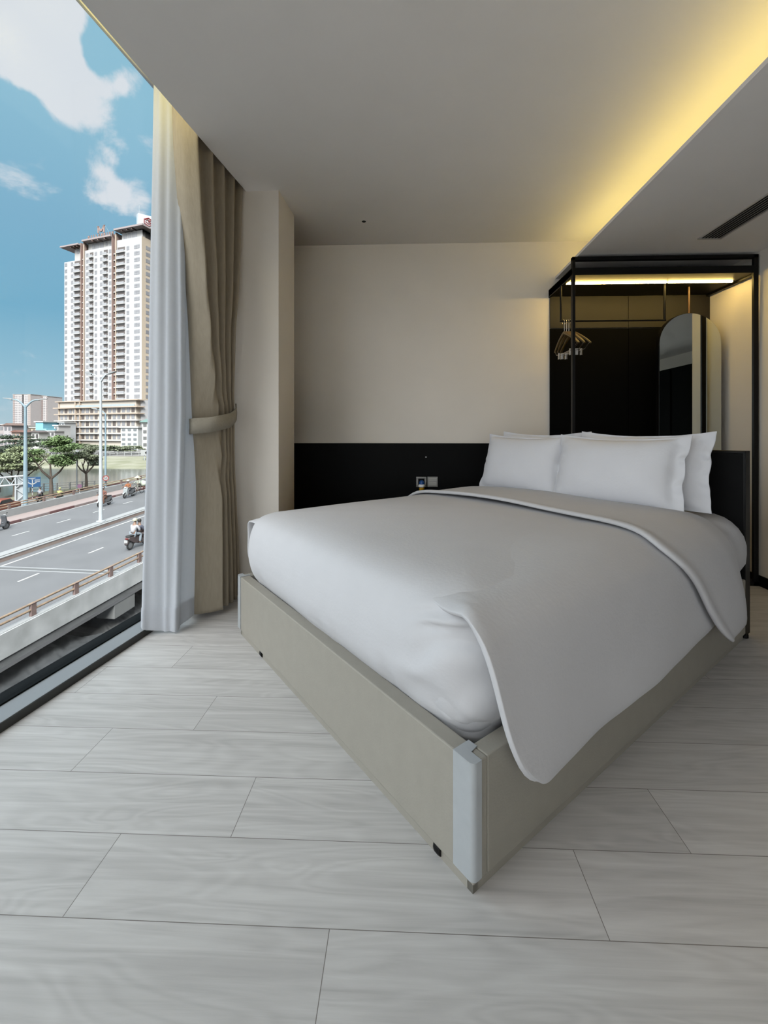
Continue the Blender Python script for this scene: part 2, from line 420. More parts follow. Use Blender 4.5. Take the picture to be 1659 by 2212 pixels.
# side drape of the duvet: profile from the top over the right edge down to the hem
SP = [(.60, .676), (.42, .676), (.28, .676), (.18, .674), (.11, .668), (.06, .654), (.02, .632), (-.010, .60), (-.026, .55), (-.033, .50), (-.038, .44), (-.042, .38), (-.046, .32), (-.05, .26), (-.052, .205)]
def over(b, z, off):  # push a profile point outwards
    k = sm(z, .6, .665); return b - off * (1 - k), z + off * k
def side_drape():
    rows = []; nu = 64
    AF = [.16, .11, .075, .05, .036, .026, .018, .014, .022, .034, .048, .066, .092, .125, .168]
    for i, (b, z) in enumerate(SP):
        # where this flap ends, underneath the turned-down band
        ar = interp(z, [.2, .34, .5, .62], [1.52, 1.40, 1.28, 1.22])
        row = []
        for j in range(nu + 1):
            u = j / nu; u = u ** 1.5 if j < nu else 1
            a = AF[i] + (ar - AF[i]) * u
            d = min(a, b if b > 0 else 0)
            bb, zz = b, z
            lift = math.exp(-((a - .015) / .07) ** 2); g_ = sm(a, .05, .85)
            if z > .60 and b > .01:
                zz = ztop(max(.03, min(a + .012, b))) + interp(b, [.065, .11, .2, .3, .45, .6], [.010, -.013 + .021 * g_, -.022 + .027 * g_, -.024 + .024 * g_, -.026 + .014 * g_, -.030])
                zz += .013 * lift * math.exp(-((b - .05) / .035) ** 2)
            else:
                k = sm(.64 - z, 0, .42)
                bb += -.005 * k * math.sin(a * 7.5 + .8) - .012 * k * nz((a * 2.2, z * 2, 5)) - .006 * lift
                hem = interp(a, [.17, .3, .55, .85, 1.2, 1.5], [.0, .004, .014, .026, .046, .07])
                zz = z + hem * k + .0012 * math.sin(a * 26 + 1) * k * k
                if i >= len(SP) - 2:
                    e = max(0, .06 - (a - AF[i])) / .06
                    zz += .035 * e * e * (1 if i == len(SP) - 1 else .2)
            row.append((a, bb, zz))
        rows.append(row)
    return MB().grid(rows)
sd = side_drape().build('side_drop', linen_m, duvet, smooth=3.1, solid=.017, soff=0, subsurf=1)
# the small flap that shows on the far left side
rows = []
for b, z in [(.5, .676), (.3, .676), (.12, .672), (.05, .652), (.005, .60), (-.012, .54), (-.02, .46), (-.026, .385)]:
    rows.append([(a, W - b, z if b < .03 else ztop(max(.03, min(a, b))) - .022) for a in [.045 + .012 * (z < .6) + 1.2 * k / 30 for k in range(31)]])
MB().grid(rows).build('left_drop', linen_m, duvet, smooth=3.1, solid=.014, soff=0, subsurf=1)
# turned-down band across the bed under the pillows
def band():
    left = [(W + .045, .40), (W + .04, .48), (W + .03, .54), (W + .012, .595), (W - .03, .630), (W - .09, .650), (W - .2, .664), (1.3, .676), (1.1, .685), (.9, .685), (.75, .684)]
    prof = left + SP
    BF = {.2: 1.463, .26: 1.395, .34: 1.312, .42: 1.25, .5: 1.19, .58: 1.10, .65: 1.046}
    rows = []; nu = 22
    for i, (b, z) in enumerate(prof):
        right = i >= len(left)
        if z > .63:
            af = interp(b, [.02, .12, .25, .55, 1.0, 1.62], [1.048, 1.085, 1.125, 1.180, 1.20, 1.185]); ar = interp(b, [0, .15, .4], [1.72, 1.80, 1.84])
        elif right:
            af = interp(z, [.2, .26, .34, .42, .5, .58, .632], [1.463, 1.395, 1.312, 1.25, 1.19, 1.11, 1.055]); ar = interp(z, [.2, .3, .45, .6], [1.79, 1.80, 1.755, 1.72])
        else: af = 1.19; ar = 1.8
        row = []
        for j in range(nu + 1):
            u = j / nu; a = af + (ar - af) * u
            roll = .016 * math.exp(-((a - af - .02) / .035) ** 2)
            fall = 1 - .8 * sm(u, .75, 1)
            off = (.017 + .004 * nz((a * 4, b * 4, 2))) * fall + roll
            if z > .63: bb, zz = b, z + off
            else:
                k = sm(.64 - z, 0, .42)
                bb = b - (off + .006 + .012 * k + .008 * k * math.sin(a * 9)) * (1 if right else -1); zz = z
                if right:
                    zz += (.012 * u * k)
                    if i == len(prof) - 1:
                        e = max(0, .05 - (a - af)) / .05; zz += .02 * e * e
                        e = max(0, .05 - (ar - a)) / .05; zz += .015 * e * e
            row.append((a, bb, zz))
        rows.append(row)
    return MB().grid(rows)
band().build('turned_down_band', linen_m, duvet, smooth=3.1, solid=.022, soff=0, subsurf=1)

# pillows with flanged cases
def pillow(label, b_c, a_base, z_base, w_, h_, thick, lean, yaw, seed):
    rows_f, rows_b = [], []; nx, ny = 52, 40; fl = .012; flr = .055
    for sgn, rows in ((1, rows_f), (-1, rows_b)):
        for j in range(ny + 1):
            v = -1 + 2 * j / ny; row = []
            for i in range(nx + 1):
                u = -1 + 2 * i / nx
                ih = h_ / 2 - fl
                x = u * w_ / 2; y = v * h_ / 2
                iw = w_ / 2 - (fl if x > 0 else flr)
                qx = min(1, abs(x) / iw); qy = min(1, abs(y) / ih)
                th = thick / 2 * ((1 - qx ** 3.0) * (1 - qy ** 2.6)) ** .56
                th += .0035
                # corners stand proud, the top edge sags between them
                pinch = (1 - u * u)
                y2 = y - (.030 * pinch * (v > 0) * v * v) + .012 * (1 - v * v) * 0
                x2 = x - .022 * (1 - v * v) * u * abs(u)
                th *= 1 + .10 * nz((u * 1.4, v * 1.4, seed), 1)
                edge = max(sm(abs(x), iw - .02, w_ / 2), sm(abs(y), ih - .02, h_ / 2))
                wob = (.004 if u > 0 and abs(v) < .97 else .012) * sm(abs(x), iw - .02, w_ / 2) * (.75 * math.sin(v * 9 + seed * 2 + 2.5 * nz((v * 2.2, seed, 8))) + .9 * nz((v * 4.5, seed * 3, 2))) + .004 * edge * math.sin(v * 11 + seed * 2 + u * 7) + .008 * edge * nz((u * 5, v * 5, seed + 3))
                wr = .006 * nz((u * 3, v * 3, seed * 5)) * (1 - edge)
                crease = .006 * math.exp(-((abs(u) - .86) / .05) ** 2) * math.sin(v * 18 + seed) * (1 - edge)
                row.append((x2, sgn * (th + wr * .5 + crease) + wob, y2))
            rows.append(row)
    mb = MB(); mb.grid(rows_f); mb.grid(rows_b)
    # pose: local x across the bed (-b), local y = front normal towards the foot, local z up
    R = Matrix.Rotation(yaw, 3, 'Z') @ Matrix.Rotation(lean, 3, 'X')
    cen = V((0, 0, h_ / 2))
    out = []
    for x, y, z in mb.v:
        p = R @ (V((x, y, z)) + cen)
        out.append((a_base - p.y, b_c - p.x * -1, z_base + p.z))
    mb.v = out
    o = mb.build('pillow', mat('white_pillowcase', (212, 212, 216), .9, var=.012, scale=10, bump=.05, bscale=90, spec=.15), None, smooth=3.1, loc=BC, rotz=BPHI)
    md = o.modifiers.new('weld', 'WELD'); md.merge_threshold = .0008
    return tag(o, label, 'pillow', 'pillows against the headboard')
LEAN = .30
pillow('left pillow of the two in front, nearest the double wall socket', 1.185, 1.775, .668, .70, .425, .20, LEAN, -.02, 1.3)
pillow('right pillow of the two in front, wide white face with fluted side flange', .535, 1.755, .668, .74, .425, .21, LEAN, .03, 2.7)
pillow('white pillow behind the left front pillow, only its top edge showing', 1.13, 1.925, .672, .70, .43, .13, LEAN * .62, .0, 4.1)
pillow('white pillow behind the right front pillow, its right corner pointing up', .46, 1.905, .672, .74, .43, .13, LEAN * .62, .0, 5.2)

# ------------------------------------------------------------------ curtains
def resample(pts, n):
    pts = [V(p) for p in pts]; d = [0]
    for i in range(len(pts) - 1): d.append(d[-1] + (pts[i + 1] - pts[i]).length)
    out = []
    for k in range(n):
        t = d[-1] * k / (n - 1)
        i = 0
        while i < len(pts) - 2 and d[i + 1] < t: i += 1
        f = (t - d[i]) / max(1e-9, d[i + 1] - d[i]); out.append(pts[i].lerp(pts[i + 1], f))
    return out
def smooth_path(pts, it=2):
    for _ in range(it):
        q = [pts[0]]
        for i in range(len(pts) - 1):
            a, b = pts[i], pts[i + 1]
            q += [a.lerp(b, .25), a.lerp(b, .75)]
        q.append(pts[-1]); pts = q
    return pts
# drape: px columns (read at each height) turned into metres along the window wall
LV = [3.05, 2.70, 2.40, 2.00, 1.70, 1.40, 1.24, 1.10, .95, .70, .35, .03]
DLp = [374, 377, 382, 397, 404, 410, 415, 418, 419, 418, 416, 414]
DBp = [427, 428, 434, 446, 456, 466, 473, 478, 480, 481, 482, 482]
DRp = [528, 527, 524, 518, 509, 506, 506, 506, 506, 510, 515, 518]
ZZ = [0, .13, .26, .37, .50, .62, .74, .85, .94, 1.0]
def drape_rows():
    rows = []
    for i, z in enumerate(LV):
        tie = math.exp(-((z - 1.12) / .28) ** 2)
        nl = 1.50 - .03 * tie; nb_ = 1.355 + .012 * tie; nr = 1.375 + .02 * tie
        sl, sb, sr = s_at(DLp[i], nl), s_at(DBp[i], nb_), s_at(DRp[i], nr)
        pts = [V((sl + .16, nl + .09, 0)), V((sl + .05, nl + .06, 0)), V((sl, nl, 0))]
        for k in (.25, .5, .75):   # broad front fold, gently rounded
            bulge = .018 * math.sin(PI * k) * (1 - .5 * tie) * (1 if k < .6 else .8)
            pts.append(V((sl + (sb - sl) * k - bulge, nl + (nb_ - nl) * k - .004 * math.sin(k * 9), 0)))
        pts += [V((sb - .006, nb_ + .004, 0)), V((sb, nb_ - .006, 0))]
        amp = .072 * (1 - .45 * tie)
        for q, f in enumerate(ZZ[1:], 1):
            s = sb + (sr - sb) * f
            n = nb_ + (nr - nb_) * f + (amp if q % 2 else -.012)
            s += (.030 if q % 2 else -.004) * (sr - sb) / .5
            pts.append(V((s - .012 if q % 2 == 0 else s, n, 0))); 
            if q % 2 == 0: pts.append(V((s + .008, n + .004, 0)))
        rows.append([wf(p.x, p.y, z) for p in resample(smooth_path(pts, 2), 150)])
    # fill between levels
    out = []; zs = []
    z = 3.05
    while z > .03: zs.append(z); z -= .06
    zs.append(.03)
    for z in zs:
        i = 0
        while i < len(LV) - 2 and LV[i + 1] > z: i += 1
        f = (LV[i] - z) / (LV[i] - LV[i + 1]); f = f * f * (3 - 2 * f) * .35 + f * .65
        row = []
        for k, (a, b) in enumerate(zip(rows[i], rows[i + 1])):
            p = a.lerp(b, f); p.z = z
            if z < .06: p.z += .012 * (nz((k * .05, 2, 1)))
            p += NW * (.004 * nz((k * .06, z * 2.2, 4))); row.append(p)
        out.append(row)
    return out, rows[7]
drows, tie_path = drape_rows()
dr = thing('drape', 'beige lined curtain gathered by a tieback beside the pillar', 'curtain', (0, 0, 0))
MB().grid(drows).build('panel', drape_m, dr, smooth=3.1, solid=.004)
# tieback: a wide band hugging the front, rising towards its wall hook
tb = []
path = smooth_path([wf(s_at(412, 1.54), 1.57, 0), wf(s_at(413, 1.50), 1.505, 0), wf(s_at(416, 1.462) - .02, 1.462, 0), wf(s_at(440, 1.41) - .02, 1.41, 0), wf(s_at(462, 1.365) - .01, 1.36, 0), wf(s_at(480, 1.345), 1.336, 0), wf(s_at(497, 1.335), 1.325, 0), wf(s_at(506, 1.345), 1.335, 0), wf(s_at(508, 1.40), 1.40, 0)], 3)
N = len(path)
for k, p in enumerate(path):
    f = k / (N - 1)
    zt = interp(f, [0, .2, .45, .7, .85, 1], [1.172, 1.165, 1.175, 1.205, 1.240, 1.275])
    hh = interp(f, [0, .3, .7, .9, 1], [.085, .088, .085, .066, .045])
    tb.append([p + V((0, 0, zt)), p + V((0, 0, zt - hh * .5)) - NW * .003, p + V((0, 0, zt - hh))])
MB().grid(tb).build('tieback', mat('tieback_fabric', (146, 139, 126), .85, var=.05, scale=80, bump=.1, bscale=160), dr, smooth=3.1, solid=.008)
# sheer
LS = [3.15, 2.6, 2.2, 1.8, 1.4, 1.0, .7, .4, .2, .075]
SLp = [331, 327, 324, 321, 318, 314, 310, 306, 303, 302]
def sheer_rows():
    zs = []; z = 3.15
    while z > .075: zs.append(z); z -= .07
    zs.append(.075)
    out = []
    for z in zs:
        px = interp(-z, [-q for q in LS], SLp)
        flare = sm(3.05 - z, 0, 3.0)
        n0 = 1.645; s0 = s_at(px, n0)
        s1, n1 = 2.165 - .03 * flare, 1.585
        s2, n2 = interp(-z, [-3.05, -1.2, -.07], [2.19, 2.20, 2.148]), 1.478
        pts = [V((s0 + .10, 1.70, 0)), V((s0, n0, 0)), V((s0 * .5 + s1 * .5 + .01, 1.615, 0)), V((s1, n1, 0)), V((s1 + .028, 1.555, 0)), V((s1 + .012, 1.54, 0)), V((s1 + .03, 1.518, 0)), V((s2 + .012, 1.502, 0)), V((s2, n2, 0)), V((s2 + .05, n2 + .002, 0)), V((s2 + .07, n2 + .022, 0)), V((s2 + .15, n2 - .004, 0)), V((s2 + .25, n2 + .03, 0)), V((s2 + .36, n2 + .0, 0))]
        for i in range(9): pts.append(V((s2 + .42 + .045 * i * .9, n2 + (.05 if i % 2 else .015), 0)))
        pts = [q + V((.006 * nz((k * .7, z * 1.2, 1)), .006 * nz((k * .6, z * 1.4, 9)) * flare, 0)) for k, q in enumerate(pts)]
        rz = z
        row = [wf(p.x, min(p.y, 1.70), rz) for p in resample(smooth_path(pts, 2), 130)]
        if z < .1:
            for k, p in enumerate(row):
                f = k / 129
                p.z = interp(f, [0, .04, .12, .2, .28, .4, .6], [.062, .075, .03, .012, .010, .03, .03])
        out.append(row)
    return out
sh = thing('sheer_curtain', 'white sheer curtain hanging over the window end', 'curtain', (0, 0, 0))
srows = sheer_rows()
MB().grid(srows).build('panel', sheer_m, sh, smooth=3.1)
hem = [[p - NW * .0 - DW * .004 for p in srows[-2]], [p - DW * .005 for p in srows[-1]]]
MB().grid(hem).build('hem', sheer_m, sh, smooth=3.1)

# ------------------------------------------------------------------ black wall panel, socket, switch, freshener, sensor
wp = MB().box(-.96, .80, BACK - .022, BACK - .002, 0, .993).build('wall_panel', black_m, None, bevel=.0015)
tag(wp, 'low black wainscot panel on the back wall behind the bed', 'wall panel')
YP = BACK - .022
chrome = mat('satin_grey_plastic', (150, 148, 145), .35, .3, var=.02)
sk = thing('power_socket', 'grey framed power socket holding the plug-in freshener', 'socket', (.151, YP, .668))
fr = MB()
for x0, x1, z0, z1 in ((-.043, .043, .028, .043), (-.043, .043, -.043, -.028), (-.043, -.026, -.028, .028), (.026, .043, -.028, .028)): fr.box(x0, x1, -.009, 0, z0, z1)
fr.build('frame', chrome, sk, bevel=.002)
MB().box(-.026, .026, -.004, 0, -.028, .028).build('insert', black_m, sk)
sw = thing('light_switch', 'grey double rocker light switch beside the socket', 'switch', (.245, YP, .669))
MB().box(-.043, .043, -.008, 0, -.043, .043).build('frame', chrome, sw, bevel=.002)
for z in (.017, -.017):
    MB().box(-.033, .033, -.013, -.008, z - .014, z + .014).box(-.033, .033, -.016, -.012, z + .002, z + .010).build('rocker', mat('rocker_grey', (172, 170, 166), .4), sw, bevel=.0015)
af = thing('plug_in_freshener', 'small plug-in with blue dome, white collar and amber bottle', 'air freshener', (.153, YP - .034, .594))
MB().lathe([(.004, 0), (.019, .001), (.022, .006), (.022, .028), (.015, .034)], n=20).build('amber_bottle', mat('amber_glass', (196, 146, 30), .25), af, smooth=.7)
MB().lathe([(.014, .032), (.026, .034), (.029, .042), (.025, .054), (.022, .058)], n=20).build('white_collar', mat('white_plastic', (225, 225, 225), .4), af, smooth=.7)
MB().lathe([(.022, .056), (.0225, .066), (.020, .078), (.013, .088), (.003, .092)], n=20).box(-.008, .008, .015, .026, .06, .074).build('blue_dome', mat('blue_plastic', (28, 74, 140), .35), af, smooth=.7)
cs = thing('ceiling_sensor', 'tiny dark round sensor in the ceiling', 'sensor', (-.299, 3.28, CEIL))
MB().lathe([(.002, -.004), (.014, -.004), (.017, -.001), (.017, 0)], n=20).build('body', dark_m, cs, smooth=.6)
MB().lathe([(.017, -.002), (.022, -.0015), (.022, 0), (.017, 0)], n=20).build('rim', ceil_m, cs)
st = MB().lathe([(.001, 0), (.0055, 0), (.0055, .0015), (.001, .0015)], (.19, YP, .877), 12, Matrix.Rotation(PI / 2, 3, 'X') @ Matrix.Diagonal(V((1.2, .7, 1))).to_3x3())
tag(st.build('sticker', mat('white_plastic', (225, 225, 225), .4)), 'tiny white sticker on the black wall panel above the switch', 'sticker')

# ------------------------------------------------------------------ wardrobe
YW = 3.172
wd = thing('wardrobe', 'open black steel wardrobe frame with lit canopy behind the bed', 'wardrobe', (0, 0, 0))
X0, X1 = 1.215, 2.513; q = .034
MB().box(X0, X0 + q * .6, YW, YW + q, 0, 2.35).build('post', blackmetal, wd, bevel=.002)
MB().box(X1 - q, X1, YW, YW + .02, 0, 2.35).build('post', blackmetal, wd, bevel=.002)
MB().box(X0, X1, YW, YW + q, 2.324, 2.35).build('top_bar', blackmetal, wd, bevel=.002)
MB().box(X0, X1, YW + .004, BACK - .012, 2.219, 2.272).build('canopy', blackmetal, wd, bevel=.002)
MB().box(X0, X0 + .02, YW + q, BACK - .002, 2.212, 2.276).build('side_beam', blackmetal, wd, bevel=.002)
MB().box(X1 - .02, X1, YW + q, BACK - .002, 2.205, 2.276).build('side_beam', blackmetal, wd, bevel=.002)
MB().box(1.224, 1.863, BACK - .016, BACK - .001, 1.955, 2.219).box(1.866, 2.524, BACK - .016, BACK - .001, 1.955, 2.219).build('upper_back_panel', mat('dark_brown_board', (21, 16, 8), .6, var=.15, scale=5), wd, bevel=.0015)  # brown tint paints the strip light's warm glow onto the black board
MB().box(1.224, 1.863, BACK - .016, BACK - .001, 0, 1.951).box(1.866, 2.524, BACK - .016, BACK - .001, 0, 1.951).build('back_panel', mat('black_board', (5, 5, 5), .7, spec=.06), wd, bevel=.0015)
led = mat('warm_led', (255, 240, 200), .5, emit=(255, 216, 122), estr=55)
for xa, xb in ((1.236, 1.975), (1.990, 2.455)):
    MB().box(xa, xb, 3.335, 3.349, 2.209, 2.2195).build('light_strip', led, wd)['label'] = 'glowing warm white strip light'
rl = MB().tube([(1.214, 3.40, 2.219), (1.214, 3.40, 1.95)], .008, 10).tube([(1.995, 3.40, 2.219), (1.995, 3.40, 1.945)], .009, 10).tube([(1.206, 3.40, 1.945), (2.003, 3.40, 1.945)], .0085, 10)
rl.build('hanging_rail', blackmetal, wd, smooth=.8)
MB().box(X0, X1, YW, YW + .03, .0, .03).box(X1 - .03, X1, YW, BACK - .02, 0, .03).build('base_rail', blackmetal, wd, bevel=.002)
# hangers on the rail
wood_m = mat('hanger_wood', (104, 84, 50), .4, var=.2, scale=30)
steel = mat('bright_steel', (200, 198, 196), .22, 1.0, var=.02)
def hanger_parts(root):
    hk = MB(); pts = [(0, .0, -.075), (0, 0, -.02)]
    for k in range(9):
        a = -PI / 2 + PI * 1.25 * k / 8; pts.append((0, .018 - .018 * math.cos(a + PI / 2) + 0, .0 + .019 * math.sin(a + PI / 2) if False else .019 * math.sin(k / 8 * PI * 1.2)))
    hk.tube(pts, .0024, 8); hk.build('hook', steel, root, smooth=.8)
    bd = MB(); P = []
    for k in range(17):
        u = -1 + k / 8; P.append((.01 * u * u, u * .205, -.085 - .105 * abs(u) ** 1.15 - .012 * u ** 4))
    rr = [.006 + .006 * (1 - abs(-1 + k / 8)) for k in range(17)]
    bd.tube(P, rr, 10); bd.build('shoulder_bar', wood_m, root, smooth=.9)
    br = MB().tube([(.008, -.19, -.198), (.002, -.15, -.235), (0, 0, -.24), (.002, .15, -.235), (.008, .19, -.198)], .0022, 8)
    br.build('lower_bar', steel, root, smooth=.8)
    for s in (-1, 1):
        MB().box(-.006, .006, s * .10 - .008, s * .10 + .008, -.275, -.225).build('clip', steel, root, bevel=.002)
HP = [('first hanger from the left on the wardrobe rail', 1.236, .06), ('second hanger from the left on the wardrobe rail', 1.252, .02), ('third hanger from the left on the wardrobe rail', 1.270, .12), ('fourth hanger from the left on the wardrobe rail', 1.287, .05), ('hanger furthest right on the wardrobe rail', 1.304, .18)]
h0 = None
for lb, x, rz in HP:
    if h0 is None:
        h0 = thing('clothes_hanger', lb, 'hanger', (x, 3.385, 1.945), rz, 'wooden clip hangers on the wardrobe rail'); hanger_parts(h0); h = h0
    else:
        h = dup(h0); h['label'] = lb
    h.location = (x, 3.388, 1.937); h.rotation_euler = (0, 0, rz)
# arched mirror
mr = thing('mirror', 'tall arched mirror hanging in the wardrobe by a strap', 'mirror', (2.2195, 3.45, 0))
hw = .2325; zt = 1.775; r_ = hw
arch = [(-hw, .30), (hw, .30)] + [(hw * math.cos(PI * k / 28), zt + r_ * math.sin(PI * k / 28)) for k in range(29)]
mirror_m = mat('mirror_glass', (205, 212, 210), .0, 1.0)
MB().extr([(x, .0, z) for x, z in arch], (0, .006, 0)).build('glass', mirror_m, mr)
edge = [(x * 1.0, .02, z) for x, z in arch]
fr = MB()
rows = []
for x, z in arch:
    k = 1.018
    rows.append([(x, .0065, z), (x * k, .0065, z + (.004 if z > zt else 0)), (x * k, .045, z + (.004 if z > zt else 0)), (x, .045, z)])
rows.append(rows[0])
fr.grid(rows, closed=True); fr.extr([(x, .012, z) for x, z in arch], (0, .03, 0)); fr.build('frame', blackmetal, mr)
MB().box(-.006, .006, .012, .022, zt + r_ - .02, 2.219).build('strap', mat('brown_strap', (92, 66, 40), .5), mr, bevel=.003)

# vent in the soffit
vt = thing('ceiling_vent', 'long grey slatted air vent in the dropped ceiling', 'vent', (0, 0, 0))
va, vb, vy0, vy1 = 1.945, 2.100, 1.2, 2.955
f = MB().box(va, va + .012, vy0, vy1, SOFF - .006, SOFF + .01).box(vb - .012, vb, vy0, vy1, SOFF - .006, SOFF + .01).box(va, vb, vy1 - .012, vy1, SOFF - .006, SOFF + .01).box(va, vb, vy0, vy0 + .012, SOFF - .006, SOFF + .01)
f.build('frame', mat('vent_white', (196, 192, 188), .5), vt, bevel=.001)
MB().box(va + .01, vb - .01, vy0 + .01, vy1 - .01, SOFF - .0015, SOFF + .004).build('backing', dark_m, vt)
for k in range(6):
    x = va + .022 + k * .0205
    MB().extr([(x, vy0 + .012, SOFF - .007), (x + .011, vy0 + .012, SOFF - .002), (x + .012, vy0 + .012, SOFF - .0028), (x + .001, vy0 + .012, SOFF - .0085)], (0, vy1 - vy0 - .024, 0)).build('slat', mat('vent_slat', (170, 167, 162), .5), vt)
# dark cabinet that shows in the mirror
tc_ = thing('tall_cabinet', 'dark tall cabinet seen only in the arched mirror', 'cabinet', (0, 0, 0))
MB().box(3.95, XR - .02, -1.4, 2.95, 0, 2.02).build('body', mat('dark_green_board', (7, 9, 9), .9, var=.1, spec=.03), tc_, bevel=.004)
for y in (-1.38, -.5, .38, 1.26, 2.1):
    MB().box(3.935, 3.95, y, y + .83, .06, 2.0).build('door', mat('dark_green_board', (10, 14, 13), .5), tc_, bevel=.002)
# ================================================================== outside: elevated road, canal bank, town
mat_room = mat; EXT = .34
def mat(name, rgb, *a, rgb2=None, **k):   # outdoor colours, scaled darker to offset the strong outside light
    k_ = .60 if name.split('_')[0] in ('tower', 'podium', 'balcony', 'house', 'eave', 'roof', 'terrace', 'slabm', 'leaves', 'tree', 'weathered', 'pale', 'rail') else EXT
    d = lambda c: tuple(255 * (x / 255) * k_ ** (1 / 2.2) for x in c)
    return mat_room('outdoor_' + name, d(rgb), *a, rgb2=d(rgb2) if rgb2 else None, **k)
HB2 = V((.078, .997, 0)).normalized(); LB2 = V((-HB2.y, HB2.x, 0)); SLP, DROP, G = .0403, 8.0, 8.5
RZ = math.atan2(HB2.y, HB2.x)                                # heading of the road
GZ = HC - G                                                  # street level
def br(s, t, dz=0): return HB2 * s + LB2 * t + V((0, 0, HC - DROP + SLP * s + dz))
def deck(px, py, dz=0):
    d = ray(px, py); k = (-DROP + dz) / (d.z - SLP * d.dot(HB2)); p = d * k
    return p.dot(HB2), p.dot(LB2)
concrete = mat('weathered_concrete', (192, 195, 197), .9, rgb2=(160, 163, 164), scale=1.1, bump=.15, bscale=9)
conc_light = mat('pale_concrete', (146, 148, 149), .9, var=.06, scale=2)
asphalt = mat('grey_asphalt', (136, 137, 141), .9, rgb2=(126, 127, 131), scale=.6, bump=.1, bscale=30)
line_m = mat('road_line_white', (226, 227, 226), .8, var=.03)
rail_m = mat('rail_tan_paint', (158, 136, 112), .6, rgb2=(128, 108, 92), scale=6)
railbr = mat('rail_post_brown', (122, 102, 98), .7, var=.1, scale=5)
S0, S1 = -14, 150
# deck and everything moulded in it is part of the setting
struct(MB().obox(br, S0, S1, 14.4, 33.2, -.55, 0).build('road_deck', asphalt))
par = MB(); par.obox(br, S0, S1, 14.4, 14.68, 0, .73); par.obox(br, S0, S1, 14.34, 14.4, -.12, .72); par.obox(br, S0, S1, 14.40, 15.4, -.42, -.15); par.obox(br, S0, S1, 14.46, 15.4, -.16, -.1)
struct(par.build('road_parapet_wall', concrete))
struct(MB().obox(br, S0, S1, 14.40, 14.62, .729, .738).build('road_parapet_cap', conc_light))
struct(MB().obox(br, S0, S1, 32.75, 33.05, 0, .72).build('road_far_parapet', conc_light))
pv = MB().obox(br, S0, S1, 31.12, 32.8, 0, .17)
struct(pv.build('pavement', mat('pink_pavers', (190, 172, 168), .9, var=.05, scale=3)))
kb_a, kb_b = MB(), MB()
s = 10.0; k = 0
while s < 95:
    (kb_a if k % 2 else kb_b).obox(br, s, s + 2.4, 30.98, 31.13, 0, .19); s += 2.4; k += 1
struct(kb_a.build('pavement_kerb', mat('kerb_red', (122, 78, 78), .8, var=.15, scale=3)))
struct(kb_b.build('pavement_kerb_pale', mat('kerb_grey', (168, 150, 148), .8, var=.1, scale=3)))
md = MB().obox(br, S0, S1, 23.52, 23.62, 0, .22); struct(md.build('road_median_face', mat('median_brown', (168, 142, 134), .8, rgb2=(196, 178, 168), scale=.8)))
struct(MB().obox(br, S0, S1, 23.50, 23.70, .215, .25).build('road_median_edge', conc_light))
struct(MB().obox(br, S0, S1, 23.70, 23.86, 0, .16).build('road_median_gutter', mat('gutter_dark', (66, 68, 68), .9, var=.1)))
struct(MB().obox(br, S0, S1, 23.86, 24.5, 0, .24).build('road_median', conc_light))
mk = MB(); mk.obox(br, S0, S1, 22.84, 22.98, .002, .012); mk.obox(br, S0, S1, 30.80, 30.93, .002, .012)
mk.obox(br, S0, S1, 24.62, 24.74, .002, .012)
for i in range(-2, 26):
    mk.obox(br, 18.66 + 4.25 * i, 19.74 + 4.25 * i, 19.90, 20.03, .002, .012)
    mk.obox(br, 25.66 + 3.4 * i, 26.86 + 3.4 * i, 27.84, 27.96, .002, .012)
struct(mk.build('road_marking', line_m))
jt = MB(); jt.obox(br, 19.98, 20.08, 14.7, 23.5, .002, .014); jt.obox(br, 20.36, 20.46, 14.7, 23.5, .002, .014)
struct(jt.build('road_joint', mat('joint_pale', (186, 189, 192), .9)))
struct(MB().obox(br, 20.1, 20.34, 14.7, 23.5, .002, .010).build('road_joint_gap', mat('joint_dark', (120, 122, 124), .9)))
pr = MB()
for s in (18.0, 39, 57): pr.obox(br, s, s + 1.3, 14.42, 15.3, -1.2 if s < 20 else -2.2, -.41)
struct(pr.build('pillar_road', mat('pier_concrete', (150, 152, 152), .9, var=.06, scale=2)))

def railing(name, label, t, z0, h, s0, s1, step, first, group=None):
    r = thing(name, label, 'railing', br(first, t, 0), 0)
    o = br(first, t, 0)
    loc = lambda s, tt, z: br(s, tt, z) - o
    for z in (z0 + h * .96, z0 + h * .50):
        MB().tube([loc(s0 + (s1 - s0) * k / 8, t, z) for k in range(9)], .045, 8).build('rail', rail_m, r, smooth=.8)
    s = first
    p0 = None
    while s < s1:
        pm = MB(); pm.obox(lambda u, v, w_: loc(s + u, t + v, w_), -.10, .10, -.055, .055, z0 - .02, z0 + h * .97)
        pm.obox(lambda u, v, w_: loc(s + u, t + v, w_), -.12, .12, -.07, .07, z0 + h * .97, z0 + h)
        pm.build('post', railbr, r, bevel=.01)
        s += step
    return r
railing('bridge_railing', 'tan double-tube railing on the near concrete parapet', 14.56, .73, .47, 4, 60, 1.885, 8.5)
railing('bridge_railing', 'thin railing on the white far parapet of the road', 32.9, .72, .42, 12, 90, 3.0, 12.0)

